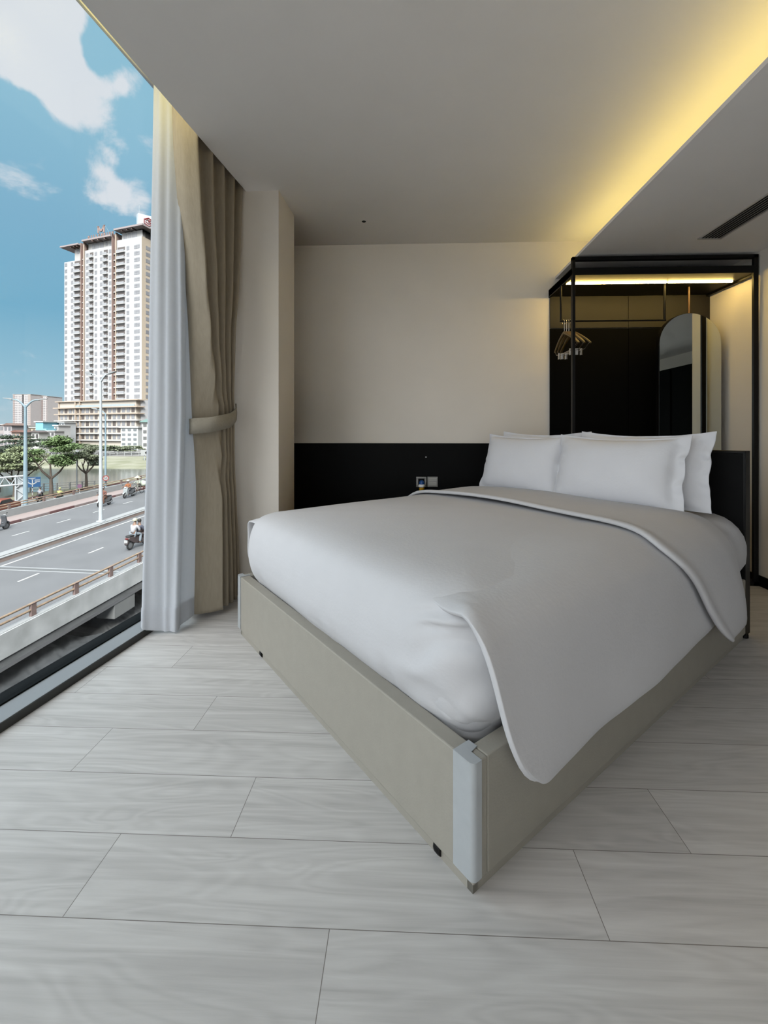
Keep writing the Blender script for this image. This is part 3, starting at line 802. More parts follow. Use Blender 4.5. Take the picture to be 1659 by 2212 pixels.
# dark ground under and beside the road, with heaped tarpaulins
gm = mat('dark_street', (70, 72, 72), .95, var=.15, scale=1.5)
struct(MB().prism([(-2.2, -20), (-2.2, 60), (-26, 60), (-26, -20)], GZ - 1.3, GZ - 1.1).build('ground_street', gm))
def tarp(name, label, s0, s1, t0, t1, zb, hgt, seed, col):
    rows = []
    ns, nt_ = 240, 150
    for i in range(ns + 1):
        row = []
        for j in range(nt_ + 1):
            s = s0 + (s1 - s0) * i / ns; tt = t0 + (t1 - t0) * j / nt_
            e = min(1, min(i, ns - i) / 9) * min(1, min(j, nt_ - j) / 6); e = e * e * (3 - 2 * e)
            u_, v_ = (s * .55 + tt * .83), (s * .83 - tt * .55)
            z = zb + hgt * e * (.66 + .34 * nz((s * .22, tt * .3, seed))) + e * (.17 * nz((u_ * .5, v_ * 1.5, seed + 1)) + .08 * nz((u_ * .8 + 2, v_ * 3.6, seed + 4)) + .035 * nz((u_ * 2.2, v_ * 7, seed + 6)))
            p = HB2 * s + LB2 * tt; row.append((p.x, p.y, z))
        rows.append(row)
    return tag(MB().grid(rows).build(name, mat('tarp_' + str(seed), col, .75, var=.25, scale=2, bump=.3, bscale=3), smooth=3.1), label, 'tarpaulin')
tarp('tarpaulin', 'dark crumpled tarpaulin heaped below the road at lower left', 5, 17.2, 11.0, 18.5, GZ - 1.1, 1.45, 3, (78, 81, 84))
tarp('tarpaulin', 'greyer flatter tarpaulin below the road, nearer the sheer curtain', 17.4, 27, 11.0, 18.0, GZ - 1.1, .85, 5, (112, 113, 114))

# ground, canal and banks beyond the road
far = mat('street_beyond', (156, 152, 148), .95, var=.08, scale=.3)
def slab(name, t0, t1, s0, s1, z0, z1, m):
    f = lambda u, v, w_: HB2 * u + LB2 * v + V((0, 0, w_))
    return struct(MB().obox(f, s0, s1, t0, t1, z0, z1).build(name, m))
slab('ground_near_bank', 33.3, 53.2, -30, 160, GZ - 1.5, GZ, far)
grass_m = mat('verge_grass', (150, 150, 112), .95, rgb2=(176, 170, 146), scale=.5, bump=.4, bscale=3)
slab('ground_verge', 50.4, 53.25, -30, 160, GZ - 1.5, GZ + .12, grass_m)
slab('pavement_kerb_bank', 50.1, 50.42, -30, 160, GZ - 1, GZ + .2, mat('kerb_red', (122, 78, 78)))
water = mat('canal_water', (120, 124, 112), .12, rgb2=(100, 104, 94), scale=.12, bump=.08, bscale=1.2, spec=.5)
CZ = HC - 10.2
# canal runs past the far bank; laid out across the view
def vx(px, Y, z): p = onY(px, 900, Y); return V((p.x, Y, z))
struct(MB().prism([(-58.5, -30), (-51.5, 58), (-47, 62.5), (40, 66), (40, 116), (-150, 122), (-190, -30)], CZ - .3, CZ).build('water_canal', water))
wl = MB()
wl.add([(-58.4, -30, CZ - .2), (-51.4, 58, CZ - .2), (-46.9, 62.4, CZ - .2), (40, 65.9, CZ - .2), (40, 65.9, GZ), (-46.9, 62.4, GZ), (-51.4, 58, GZ), (-58.4, -30, GZ)], [(0, 1, 6, 7), (1, 2, 5, 6), (2, 3, 4, 5)])
struct(wl.build('wall_canal', concrete))
struct(MB().prism([(-46.5, 40), (-51.2, 58), (-46.9, 62.6), (40, 66), (40, 40)], GZ - 1.2, GZ - .02).build('ground_corner', grass_m))
# far bank: rough grass slope and the quay road behind it
rows = []
for i in range(13):
    f = i / 12; row = []
    for j in range(71):
        x = -190 + 230 * j / 70
        y = 113 + 26 * f; z = CZ - .2 + (2.1 * f ** .7)
        row.append((x, y + 2 * nz((x * .05, f, 3)), z + (.5 * nz((x * .11, y * .3, 1)) + .35 * nz((x * .45, y * .6, 5))) * min(1, f * 4) * (1 - f * .5)))
    rows.append(row)
struct(MB().grid(rows).build('ground_far_bank', mat('bank_grass', (188, 186, 164), .95, rgb2=(142, 144, 108), scale=.22, bump=.5, bscale=1.5), smooth=3.1))
struct(MB().prism([(-420, 138), (60, 138), (60, 900), (-700, 900)], GZ - 1.2, GZ + .2).build('ground_town', far))

white_b = mat('bank_white_paint', (204, 206, 206), .8, var=.03)
def fence(name, label, pa, pb, h, n_, m, cat='fence'):
    r = thing(name, label, cat, pa); d = V(pb) - V(pa)
    for z in (.96, .66, .36): MB().tube([V((0, 0, h * z)), d + V((0, 0, h * z))], .04, 6).build('rail', m, r)
    for k in range(n_ + 1):
        p = d * (k / n_); MB().box(p.x - .07, p.x + .07, p.y - .07, p.y + .07, 0, h).build('post', m, r)
    return r
fence('bank_fence', 'grey rail fence along the near canal wall behind the trees', (-51.2, 57.8, GZ), (-44, 62.8, GZ), 1.15, 6, white_b)
fence('bank_fence', 'white fence along the far canal quay right of the tall lamp', (-101, 139, GZ + .2), (-62, 139, GZ + .2), 1.5, 16, white_b)
fence('bank_fence', 'white fence along the far canal quay behind the middle tree', (-134, 139, GZ + .2), (-103, 139, GZ + .2), 1.5, 12, white_b)

# ------------------------------------------------------------------ trees
bark = mat('tree_bark', (88, 78, 70), .9, var=.2, scale=4)
leaf = {'bright': mat('leaves_bright', (104, 128, 78), .8, var=.35, scale=1.2), 'dark': mat('leaves_dark', (84, 98, 80), .8, var=.3, scale=.8), 'olive': mat('leaves_olive', (116, 124, 98), .8, var=.3, scale=1.1), 'pale': mat('leaves_pale', (132, 142, 104), .8, var=.3, scale=1.1)}
def crown_mesh(mb, clumps, n_, size, rnd):
    vs, fs = [], []
    for (cx, cy, cz, rx, ry, rz) in clumps:
        for _ in range(int(n_ * 2.2)):
            while 1:
                p = V((rnd.uniform(-1, 1), rnd.uniform(-1, 1), rnd.uniform(-1, 1)))
                if p.length < 1: break
            p = p * (.55 + .45 * rnd.random()) if p.length > .3 else p.normalized() * .8
            c = V((cx + p.x * rx, cy + p.y * ry, cz + p.z * rz))
            a = V((rnd.gauss(0, 1), rnd.gauss(0, 1), rnd.gauss(0, .5))).normalized(); b = a.cross(V((rnd.gauss(0, .5), rnd.gauss(0, .5), 1))).normalized()
            s_ = size * .66 * rnd.uniform(.6, 1.3); o = len(vs)
            vs += [c - a * s_, c - b * s_ * .6, c + a * s_, c + b * s_ * .6]; fs.append((o, o + 1, o + 2, o + 3))
    mb.add(vs, fs)
def tree(label, base, h, rad, kind, seed, trunk_h=.5, layers=8, group='umbrella trees along the canal', leaf_n=120, lean=(0, 0), fork=3):
    rnd = random.Random(seed); r = thing('tree', label, 'tree', base, 0, group)
    th = h * trunk_h; tk = MB()
    tr = .035 * h
    top = V((lean[0], lean[1], th * .62))
    tk.tube([V((0, 0, -.1)), V((lean[0] * .4 + .05, lean[1] * .4, th * .3)), top], [tr, tr * .75, tr * .6], 8)
    clumps = []
    for k in range(fork):
        a = 2 * PI * k / fork + rnd.uniform(-.3, .3) + .4
        e = top + V((math.cos(a) * rad * .55, math.sin(a) * rad * .55, h * .30 * rnd.uniform(.8, 1.15)))
        m_ = top.lerp(e, .5) + V((0, 0, -.04 * h))
        tk.tube([top, m_, e], [tr * .55, tr * .4, tr * .2], 6)
        for q in range(2):
            e2 = e + V((rnd.uniform(-.4, .4) * rad, rnd.uniform(-.4, .4) * rad, h * .12)); tk.tube([m_.lerp(e, .5), e2], [tr * .25, tr * .1], 5)
    tk.build('trunk', bark, r, smooth=.9)
    for k in range(layers):
        a = rnd.uniform(0, 2 * PI); d = rad * rnd.uniform(.15, .75); zc = h * (trunk_h + .08 + (.9 - trunk_h) * rnd.random() * (1 - .45 * d / rad))
        clumps.append((math.cos(a) * d + lean[0], math.sin(a) * d + lean[1], zc, rad * rnd.uniform(.28, .5), rad * rnd.uniform(.28, .5), h * rnd.uniform(.045, .085)))
    cm = MB(); crown_mesh(cm, clumps, leaf_n, rad * .062, rnd); cm.build('crown', leaf[kind], r)
    return r
def gpt(px, py): return onz(px, py, GZ)
def at(px, Y, z): p = onY(px, 900, Y); return V((p.x, Y, z))
tree('bright green umbrella tree with a twisted double trunk behind the road', gpt(110, 1073), 8.1, 3.5, 'bright', 11, .46, 17, leaf_n=300, fork=3)
tree('olive umbrella tree with a bare forked trunk beside the globe lamp', gpt(186, 1059), 6.9, 2.8, 'olive', 23, .56, 12, leaf_n=240, fork=4)
tree('pale green spreading tree at the far left behind the sign gantry', gpt(31, 1074), 6.6, 3.9, 'pale', 37, .45, 14, leaf_n=260, fork=4)
for i, (px, Y, yt, rad, kd, lb) in enumerate([(4, 100, 950, 5.0, 'dark', 'dark tree at the left edge below the brown roof'), (40, 150, 936, 7.5, 'dark', 'broad dark tree in front of the twin apartment slab'), (78, 148, 943, 6.0, 'dark', 'dark tree right of the blue lamp pole, under the turquoise house'), (133, 152, 950, 5, 'olive', 'dull green tree at the foot of the tall tower, left part'), (178, 158, 957, 6, 'olive', 'dull green tree at the foot of the tower behind the globe lamp'), (250, 146, 963, 8.0, 'olive', 'low olive tree on the far quay in front of the stepped white house'), (285, 150, 964, 7.0, 'olive', 'low olive tree on the far quay nearest the sheer curtain'), (212, 152, 962, 4.5, 'olive', 'olive tree on the far quay just left of the tall lamp')]):
    h = HC - (yt - 930) * Y / 939 - GZ
    p = at(px, Y, GZ + .2); tree(lb, p, h, rad, kd, 50 + i, .3, 13, leaf_n=150, group='trees on the far quay')
def bush(label, p, r_, kind, seed):
    rnd = random.Random(seed); cm = MB(); cl = [(rnd.uniform(-.5, .5) * r_, rnd.uniform(-.5, .5) * r_, r_ * rnd.uniform(.35, .7), r_ * .6, r_ * .6, r_ * .4) for _ in range(5)]
    crown_mesh(cm, cl, 90, r_ * .16, rnd); o = cm.build('bush', leaf[kind], None, loc=p); return tag(o, label, 'bush')
bush('round dark bush on the canal edge right of the forked tree', at(203, 118, CZ + .3), 2.2, 'dark', 3)
bush('small green bush on the far bank seen through the twisted tree', at(88, 128, CZ + 1.2), 2.4, 'pale', 4)

# ------------------------------------------------------------------ street furniture
pole_blue = mat('lamp_pole_blue', (146, 178, 196), .5, rgb2=(174, 198, 210), scale=1)
pole_grey = mat('lamp_pole_grey', (226, 234, 240), .5, var=.04)
lamp_glass = mat('lamp_head_grey', (170, 174, 176), .4, var=.03)
def street_lamp(label, base, h, r0, m, arms, rise, width, ang):
    r = thing('street_lamp', label, 'street lamp', base, ang)
    MB().lathe([(r0 * 2.2, 0), (r0 * 2.2, .06), (r0 * 1.1, .10), (r0, .4), (r0 * .55, h)], n=14).build('pole', m, r, smooth=.6)
    for sgn in arms:
        pts = [V((sgn * width * (k / 8), 0, h - .1 + rise * math.sin(PI / 2 * min(1, k / 6)))) for k in range(9)]
        MB().tube(pts, [r0 * .5 - r0 * .2 * k / 8 for k in range(9)], 8).build('arm', m, r, smooth=.8)
        hx = sgn * width
        MB().extr([(hx - sgn * .1, -.12, h + rise - .13), (hx + sgn * width * .55, -.10, h + rise + .02), (hx + sgn * width * .58, -.08, h + rise + .08), (hx + sgn * .1, -.1, h + rise + .06), (hx - sgn * .14, -.1, h + rise - .04)], (0, .22, 0)).build('lamp_head', lamp_glass, r, bevel=.02)
    return r
b1 = br(28.9, 24.25, .24); street_lamp('tall pale double-arm street lamp standing on the road median', b1, onY(216, 822, b1.y).z - b1.z, .13, pole_grey, (-1, 1), .55, .85, -.2)
b2 = gpt(55, 1104); b2.z = GZ; street_lamp('blue-grey double-arm street lamp at the left beside the blue sign', b2, onY(54, 878, b2.y).z - GZ, .22, pole_blue, (-1, 1), .8, 1.25, .35)
b3 = br(42.5, 33.3, -1.6); b3 = V((onY(228, 900, 46).x, 46, GZ)); street_lamp('thin blue-grey lamp with one arm behind the far parapet', b3, onY(228, 893, 46).z - GZ, .12, pole_blue, (-1,), .5, .9, .15)
# globe park lamp
gb = gpt(166, 1062); gl = thing('park_lamp', 'white globe lamp on a grey post beside the canal', 'lamp', gb)
hh = onY(166, 990, gb.y).z - GZ
MB().lathe([(.14, 0), (.14, .3), (.08, .4), (.07, hh)], n=12).build('post', pole_grey, gl, smooth=.6)
MB().lathe([(.10, hh - .02), (.22, hh + .12), (.38, hh + .4), (.40, hh + .55), (.30, hh + .56)], n=16).build('bowl', mat('white_plastic', (225, 225, 225)), gl, smooth=.7)
MB().lathe([(.44, hh + .56), (.42, hh + .62), (.24, hh + .82), (.22, hh + .92), (.10, hh + 1.0), (.06, hh + 1.15), (.01, hh + 1.3)], n=16).build('cap', lamp_glass, gl, smooth=.7)
# round speed sign on the thin lamp
def disc(mb, c, r_, M, th=.03, n_=24): return mb.lathe([(.001, 0), (r_, 0), (r_, th), (.001, th)], c, n_, M)
FACE = Matrix.Rotation(PI / 2, 3, 'X')
def face_to(p):  # rotation that turns local -y towards the eye
    return math.atan2(p.x, -p.y) * -1 if False else math.atan2(-p.x, p.y)
sp = V((onY(228.5, 1033, 45.6).x, 45.6, onY(228.5, 1033, 45.6).z)); ss = thing('speed_sign', 'round red-rimmed speed sign on the thin lamp post', 'road sign', sp, face_to(sp))
disc(MB(), (0, 0, 0), .30, FACE).build('rim', mat('sign_red', (178, 62, 54), .5), ss)
disc(MB(), (0, -.006, 0), .21, FACE).build('face', mat('white_plastic', (225, 225, 225)), ss)
dg = MB()
def seg_digit(mb, ch, cx, cz, w_, h_, y, t_):
    S = {'5': 'afgcd', '0': 'abcdef'}[ch]
    R = {'a': (-1, 1, 1, 1), 'g': (-1, 1, 0, 0), 'd': (-1, 1, -1, -1)}
    for c in S:
        if c in 'agd':
            z = {'a': h_ / 2, 'g': 0, 'd': -h_ / 2}[c]; mb.box(cx - w_ / 2 - t_ / 2, cx + w_ / 2 + t_ / 2, y - .01, y, cz + z - t_ / 2, cz + z + t_ / 2)
        else:
            x = w_ / 2 if c in 'bc' else -w_ / 2; z0, z1 = (0, h_ / 2) if c in 'bf' else (-h_ / 2, 0)
            mb.box(cx + x - t_ / 2, cx + x + t_ / 2, y - .01, y, cz + z0, cz + z1)
seg_digit(dg, '5', -.075, 0, .075, .19, -.036, .03); seg_digit(dg, '0', .075, 0, .075, .19, -.036, .03); dg.build('digits', dark_m, ss)
MB().box(-.02, .02, .0, .3, -.04, .04).build('bracket', pole_grey, ss)
# blue direction sign
bp_ = gpt(70, 1078); sg = thing('direction_sign', 'blue road direction sign with white branching arrow on striped posts', 'road sign', bp_, face_to(bp_))
zt_, zb_ = onY(70, 1030.5, bp_.y).z - GZ, onY(70, 1052.5, bp_.y).z - GZ; hw_ = .80
MB().box(-hw_, hw_, -.03, .03, zb_, zt_).build('panel', mat('sign_blue', (26, 92, 150), .5, var=.04), sg, bevel=.01)
ar = MB(); zc = (zt_ + zb_) / 2; y = -.045
ar.box(-.045, .045, y, -.03, zb_ + .05, zb_ + .92)
for sgn in (-1, 1): ar.extr([(0, y, zb_ + .30), (sgn * .40, y, zb_ + .52), (sgn * .40, y, zb_ + .62), (0, y, zb_ + .42)], (0, .012, 0))
for x0, x1, z in ((-.75, -.32, .78), (-.75, -.30, .60), (.22, .74, .86), (.20, .74, .74), (.25, .72, .62), (-.38, .30, 1.08), (-.15, .15, .98)): ar.box(x0, x1, y, -.03, zb_ + z, zb_ + z + .05)
ar.build('arrow', mat('white_plastic', (225, 225, 225)), sg)
for x in (-.62, 0, .66):
    MB().cyl((x, .06, 0), (x, .06, zt_ - .1), .04).build('post', mat('white_plastic', (225, 225, 225)), sg, smooth=.8)
    rb = MB()
    for k in range(3): rb.cyl((x, .06, .25 + .55 * k), (x, .06, .45 + .55 * k), .044)
    rb.build('stripe', mat('kerb_red', (122, 78, 78)), sg, smooth=.8)
# small round purple no-parking sign
pz = gpt(165, 1086); pz = V((onY(172, 1050, 47).x, 47, onY(172, 1050, 47).z)); ns = thing('parking_sign', 'small round mauve road sign above the far parapet left of the forked tree', 'road sign', pz, face_to(pz))
disc(MB(), (0, 0, 0), .22, FACE).build('face', mat('sign_mauve', (142, 96, 130), .5), ns); MB().cyl((0, .03, -2.6), (0, .03, .2), .03).build('post', pole_grey, ns)
# lattice gantry at the left edge
gp = gpt(43, 1097); ga = thing('sign_gantry', 'grey lattice gantry post and overhead truss at the left edge', 'gantry', gp, face_to(gp))
gz1 = onY(43, 1026, gp.y).z - GZ
cl_ = MB()
for x in (-.36, .36):
    for yy in (-.2, .2): cl_.cyl((x, yy, 0), (x, yy, gz1), .085, n=8)
for k in range(5):
    z0, z1 = gz1 * k / 5, gz1 * (k + 1) / 5
    for yy in (-.2, .2): cl_.cyl((-.36 if k % 2 else .36, yy, z0), (.36 if k % 2 else -.36, yy, z1), .05, n=6)
cl_.box(-.34, .34, -.03, .03, 0, gz1 * .96); cl_.build('column', pole_grey, ga, smooth=.9)
tr_ = MB()
for z in (gz1 - .1, gz1 - 1.0):
    for yy in (-.25, .25): tr_.cyl((.4, yy, z), (-7.5, yy, z - .35), .07, n=8)
for k in range(8):
    x = .2 - k * .95
    for yy in (-.25, .25): tr_.cyl((x, yy, gz1 - 1.02 - .04 * k), (x - .5, yy, gz1 - .12 - .04 * k), .035, n=6); tr_.cyl((x - .5, yy, gz1 - .12 - .04 * k), (x - .95, yy, gz1 - 1.02 - .04 * k), .035, n=6)
tr_.build('truss', pole_grey, ga, smooth=.9)
MB().box(-4.2, -1.55, -.1, .1, gz1 - 1.75, gz1 - 1.25).build('hanging_plate', dark_m, ga)

# ------------------------------------------------------------------ riders, scooters and other traffic
def skin(name, joints, edges, m, parent, lv=1):
    me = bpy.data.meshes.new(name); me.from_pydata([j[:3] for j in joints], edges, []); o = bpy.data.objects.new(name, me); COL.objects.link(o)
    md = o.modifiers.new('skin', 'SKIN')
    for i, j in enumerate(joints):
        sv = me.skin_vertices[0].data[i]; sv.radius = (j[3], j[4] if len(j) > 4 else j[3]); sv.use_root = i == 0
    sb = o.modifiers.new('sub', 'SUBSURF'); sb.levels = sb.render_levels = lv
    dg_ = bpy.context.evaluated_depsgraph_get(); ev = o.evaluated_get(dg_); m2 = bpy.data.meshes.new_from_object(ev); bpy.data.objects.remove(o); bpy.data.meshes.remove(me)
    for p in m2.polygons: p.use_smooth = True
    m2.materials.clear(); m2.materials.append(m); o = bpy.data.objects.new(name, m2); COL.objects.link(o); o.parent = parent
    return o
skin_m = mat('skin_tone', (168, 128, 104), .6, var=.03); hair_m = mat('dark_hair', (40, 32, 28), .7, var=.1)
def rider(label, loc, rz, top, legs, helmet, pillion=False, shoes=(60, 56, 54)):
    """seated person, local +x forward, origin on the road under the seat"""
    r = thing('person', label, 'person', loc, rz, 'people riding on the road')
    hz = .80 + (.06 if pillion else 0); hx = -.02; lean = .10
    hand = (.50, .30, 1.02) if not pillion else (.30, .17, .98)
    J = [(hx, 0, hz, .13, .15), (hx + lean * .4, 0, hz + .25, .12, .15), (hx + lean, 0, hz + .46, .12, .17), (hx + lean + .03, 0, hz + .57, .055), (hx + lean + .05, 0, hz + .70, .085, .075), (hx + lean + .05, 0, hz + .80, .085, .075), (hx + lean + .14, 0, hz + .70, .022)]
    E_ = [(0, 1), (1, 2), (2, 3), (3, 4), (4, 5), (4, 6)]
    for s in (-1, 1):
        b = len(J)
        J += [(hx + lean, s * .19, hz + .45, .06), (hx + lean + .10, s * .27, hz + .22, .05), (hand[0], s * hand[1], hand[2], .036), (hand[0] + .07, s * hand[1], hand[2] - .01, .03),
              (hx + .04, s * .10, hz - .02, .095), (hx + .40, s * .17, hz - .06, .075), (hx + .34, s * .18, .42, .055), (hx + .34, s * .18, .30, .045), (hx + .46, s * .19, .27, .035)]
        E_ += [(2, b), (b, b + 1), (b + 1, b + 2), (b + 2, b + 3), (0, b + 4), (b + 4, b + 5), (b + 5, b + 6), (b + 6, b + 7), (b + 7, b + 8)]
        for q in range(4): # fingers closed on the grip
            J.append((hand[0] + .10 - .006 * q, s * (hand[1] + .03 - .02 * q), hand[2] - .035, .010)); E_.append((b + 3, len(J) - 1))
    skin('body', J, E_, skin_m, r)
    tm = mat('cloth_%d_%d_%d' % top, top, .85, var=.05, scale=20); lm = mat('cloth_%d_%d_%d' % legs, legs, .85, var=.05, scale=20)
    T = [(hx, 0, hz + .02, .165, .18), (hx + lean * .4, 0, hz + .25, .15, .18), (hx + lean, 0, hz + .45, .14, .19), (hx + lean + .02, 0, hz + .53, .07)]
    TE = [(0, 1), (1, 2), (2, 3)]
    for s in (-1, 1):
        b = len(T); T += [(hx + lean, s * .20, hz + .45, .08), (hx + lean + .10, s * .27, hz + .22, .066), (hand[0] - .04, s * hand[1], hand[2] + .01, .048)]; TE += [(2, b), (b, b + 1), (b + 1, b + 2)]
    skin('shirt', T, TE, tm, r)
    P = [(hx, 0, hz, .15, .17)]; PE = []
    for s in (-1, 1):
        b = len(P); P += [(hx + .06, s * .10, hz - .02, .11), (hx + .41, s * .17, hz - .06, .09), (hx + .34, s * .18, .42, .072), (hx + .34, s * .18, .33, .065)]; PE += [(0, b), (b, b + 1), (b + 1, b + 2), (b + 2, b + 3)]
    skin('trousers', P, PE, lm, r)
    for s in (-1, 1): MB().ball((hx + .40, s * .185, .275), .06, (2.0, .8, .75)).build('shoe', mat('shoe_dark', shoes, .6), r, smooth=3.1)
    c = (hx + lean + .045, 0, hz + .765)
    if helmet:
        MB().lathe([(.128, -.02), (.134, .03), (.125, .08), (.095, .125), (.05, .148), (.005, .155)], c, 16).build('helmet', mat('helmet_%d_%d_%d' % helmet, helmet, .35), r, smooth=.9)
        MB().extr([(c[0] + .10, -.08, c[2] - .01), (c[0] + .19, -.06, c[2] - .02), (c[0] + .19, .06, c[2] - .02), (c[0] + .10, .08, c[2] - .01)], (0, 0, .012)).build('visor', hair_m, r)
    else:
        MB().lathe([(.098, -.06), (.106, 0), (.104, .05), (.075, .095), (.03, .115), (.002, .118)], (c[0] - .015, 0, c[2]), 14).build('hair', hair_m, r, smooth=.9)
    return r
tyre = mat('tyre_black', (26, 26, 27), .8); chrome2 = mat('scooter_chrome', (196, 198, 200), .25, .6)
def wheel_mesh(mb, x, r_, w_, inner): 
    rot = Matrix.Rotation(PI / 2, 3, 'X')
    N_ = 24; rows = []
    for k in range(N_):
        a = 2 * PI * k / N_; row = []
        for q in range(8):
            b = 2 * PI * q / 8; rr = r_ - w_ + w_ * math.cos(b); row.append((x + rr * math.cos(a), w_ * .9 * math.sin(b), r_ + rr * math.sin(a)))
        rows.append(row)
    rows.append(rows[0]); mb.grid(rows, closed=True)
def scooter(label, loc, rz, body, accent=(60, 60, 62), plate=True):
    r = thing('scooter', label, 'scooter', loc, rz, 'scooters on the road')
    bm_ = mat('scooter_%d_%d_%d' % body, body, .35, var=.03); ac = mat('scooter_%d_%d_%d' % accent, accent, .5)
    for x in (-.62, .64):
        w_ = MB(); wheel_mesh(w_, x, .27, .055, .1); o = w_.build('wheel', tyre, r, smooth=3.1)
        MB().lathe([(.001, -.035), (.15, -.035), (.19, -.02), (.19, .02), (.15, .035), (.001, .035)], (x, 0, .27), 20, Matrix.Rotation(PI / 2, 3, 'X')).build('hub', chrome2, o, smooth=.5)
    rear = [(-.88, .66), (-.80, .78), (-.35, .76), (.02, .70), (.10, .42), (-.08, .30), (-.45, .36), (-.72, .55)]
    MB().extr([(x, -.14, z) for x, z in rear], (0, .28, 0)).build('rear_body', ac, r, bevel=.04, seg=3, smooth=.8)
    MB().extr([(-.05, -.17, .26), (.42, -.17, .26), (.42, -.17, .33), (-.05, -.17, .33)], (0, .34, 0)).build('footboard', ac, r, bevel=.02)
    leg = [(.36, .28), (.50, .26), (.60, .62), (.52, 1.0), (.40, 1.02), (.46, .66)]
    MB().extr([(x, -.19, z) for x, z in leg], (0, .38, 0)).build('leg_shield', bm_, r, bevel=.05, seg=3, smooth=.8)
    fd = [(.36, .50), (.48, .60), (.70, .60), (.88, .50), (.93, .40), (.80, .48), (.62, .52), (.46, .48)]
    MB().extr([(x, -.075, z) for x, z in fd], (0, .15, 0)).build('front_fender', bm_, r, bevel=.02, smooth=.8)
    fk = MB()
    for s in (-1, 1): fk.cyl((.64, s * .085, .27), (.50, s * .06, .72), .022)
    fk.build('fork', chrome2, r, smooth=.8)
    MB().extr([(-.86, -.15, .78), (-.10, -.13, .76), (.02, -.11, .78), (-.08, -.14, .835), (-.45, -.15, .86), (-.80, -.14, .86)], (0, .29, 0)).build('seat', tyre, r, bevel=.03, seg=3, smooth=.8)
    hb_ = MB().tube([(.38, -.36, 1.02), (.46, -.14, 1.04), (.46, .14, 1.04), (.38, .36, 1.02)], .018, 8); hb_.build('handlebar', chrome2, r, smooth=.8)
    MB().ball((.54, 0, 1.0), .10, (.7, 1.2, .8)).build('headlight', mat('white_plastic', (225, 225, 225)), r, smooth=3.1)
    for s in (-1, 1):
        mi = MB().cyl((.44, s * .24, 1.04), (.40, s * .33, 1.2), .009, n=6); mi.ball((.39, s * .35, 1.23), .055, (.35, 1, .7), 10, 6); mi.build('side_mirror', tyre, r, smooth=.8)
    MB().tube([(-.05, .16, .26), (-.45, .17, .27), (-.85, .17, .34)], [.03, .055, .05], 10).build('exhaust', chrome2, r, smooth=.8)
    MB().extr([(-.86, -.10, .58), (-.95, -.10, .40), (-.93, -.10, .36), (-.80, -.10, .52)], (0, .20, 0)).build('rear_fender', ac, r, smooth=.8)
    if plate: MB().box(-.955, -.935, -.11, .11, .47, .63).build('number_plate', mat('white_plastic', (225, 225, 225)), r, bevel=.004)
    MB().box(-.90, -.86, -.1, .1, .66, .73).build('tail_light', mat('tail_red', (150, 40, 36), .3), r, bevel=.01)
    return r
def on_road(s, t): return br(s, t, .0)
A_ = RZ; B_ = RZ + PI
p = on_road(24.3, 17.95); scooter('brown scooter with white number plate carrying two people on the near lane', p, A_ - .06, (112, 84, 80), (92, 78, 78))
rider('passenger in a white shirt and cream helmet on the brown scooter', p + V((0, 0, .03)) - HB2 * .38, A_ - .06, (214, 214, 220), (170, 184, 196), (224, 222, 196), True)
rider('driver in a grey-blue shirt and dark hair on the brown scooter', p + HB2 * .02, A_ - .06, (88, 92, 112), (108, 96, 96), None)
p = on_road(34.9, 28.95); scooter('white scooter passing behind the tall median lamp', p, B_ + .1, (216, 218, 220), (150, 152, 156))
rider('rider in a brown shirt and brown trousers on the white scooter behind the lamp', p, B_ + .1, (150, 92, 78), (150, 104, 82), (120, 112, 112))
p = on_road(38.8, 29.6); scooter('silver-white scooter further along the far lane with an orange rider', p, B_ + .1, (196, 204, 206), (150, 152, 156))
rider('rider in an orange jacket and white cap on the silver scooter', p, B_ + .1, (196, 116, 66), (120, 124, 130), (232, 230, 224))
p = on_road(26.55, 30.05); scooter('dark grey scooter cut off by the left edge of the window', p, A_ + .02, (84, 88, 94), (70, 74, 80))
p = gpt(86, 1083); scooter('black scooter on the lower street behind the far parapet', p, A_ + .5, (50, 52, 54), (40, 42, 44))
rider('rider in a grey-white top on the black scooter in the lower street', p, A_ + .5, (176, 178, 186), (60, 62, 68), (44, 46, 50))
p = gpt(128, 1084); scooter('olive scooter almost hidden behind the far parapet', p, A_ + .3, (120, 124, 90), (70, 72, 60))
rider('rider in a yellow-green vest behind the far parapet', p, A_ + .3, (206, 212, 130), (96, 100, 90), (214, 218, 140))
# vendor with a bicycle
p = on_road(*deck(299, 1067)); bk = thing('bicycle', 'loaded bicycle on the far lane against the curtain edge', 'bicycle', p, B_)
for x in (-.5, .52):
    w_ = MB(); wheel_mesh(w_, x, .33, .022, .2); w_.build('wheel', tyre, bk, smooth=3.1)
fr_ = MB().tube([(-.5, 0, .33), (-.1, 0, .35), (.35, 0, .75), (-.18, 0, .80), (-.1, 0, .35)], .02, 6).tube([(-.18, 0, .80), (-.5, 0, .33)], .015, 6).tube([(.33, 0, .95), (.52, 0, .33)], .018, 6).tube([(.25, -.28, 1.0), (.35, 0, .98), (.25, .28, 1.0)], .014, 6)
fr_.build('frame', mat('bicycle_grey', (110, 112, 116), .5), bk, smooth=.8)
MB().ball((-.2, 0, .88), .10, (1.4, .8, .4)).build('saddle', tyre, bk, smooth=3.1)
MB().ball((-.62, 0, .98), .34, (1, 1.2, .95)).build('sack', mat('pale_green_sack', (200, 208, 190), .9, var=.05), bk, smooth=3.1)
MB().box(-.95, -.4, -.3, .3, .60, .72).build('tray', mat('tray_brown', (130, 84, 70), .8), bk, bevel=.01)
vr = rider('person in a pale top and wide straw hat beside the loaded bicycle', p + V((0, 0, .08)), B_, (206, 212, 198), (150, 150, 140), (214, 206, 176))
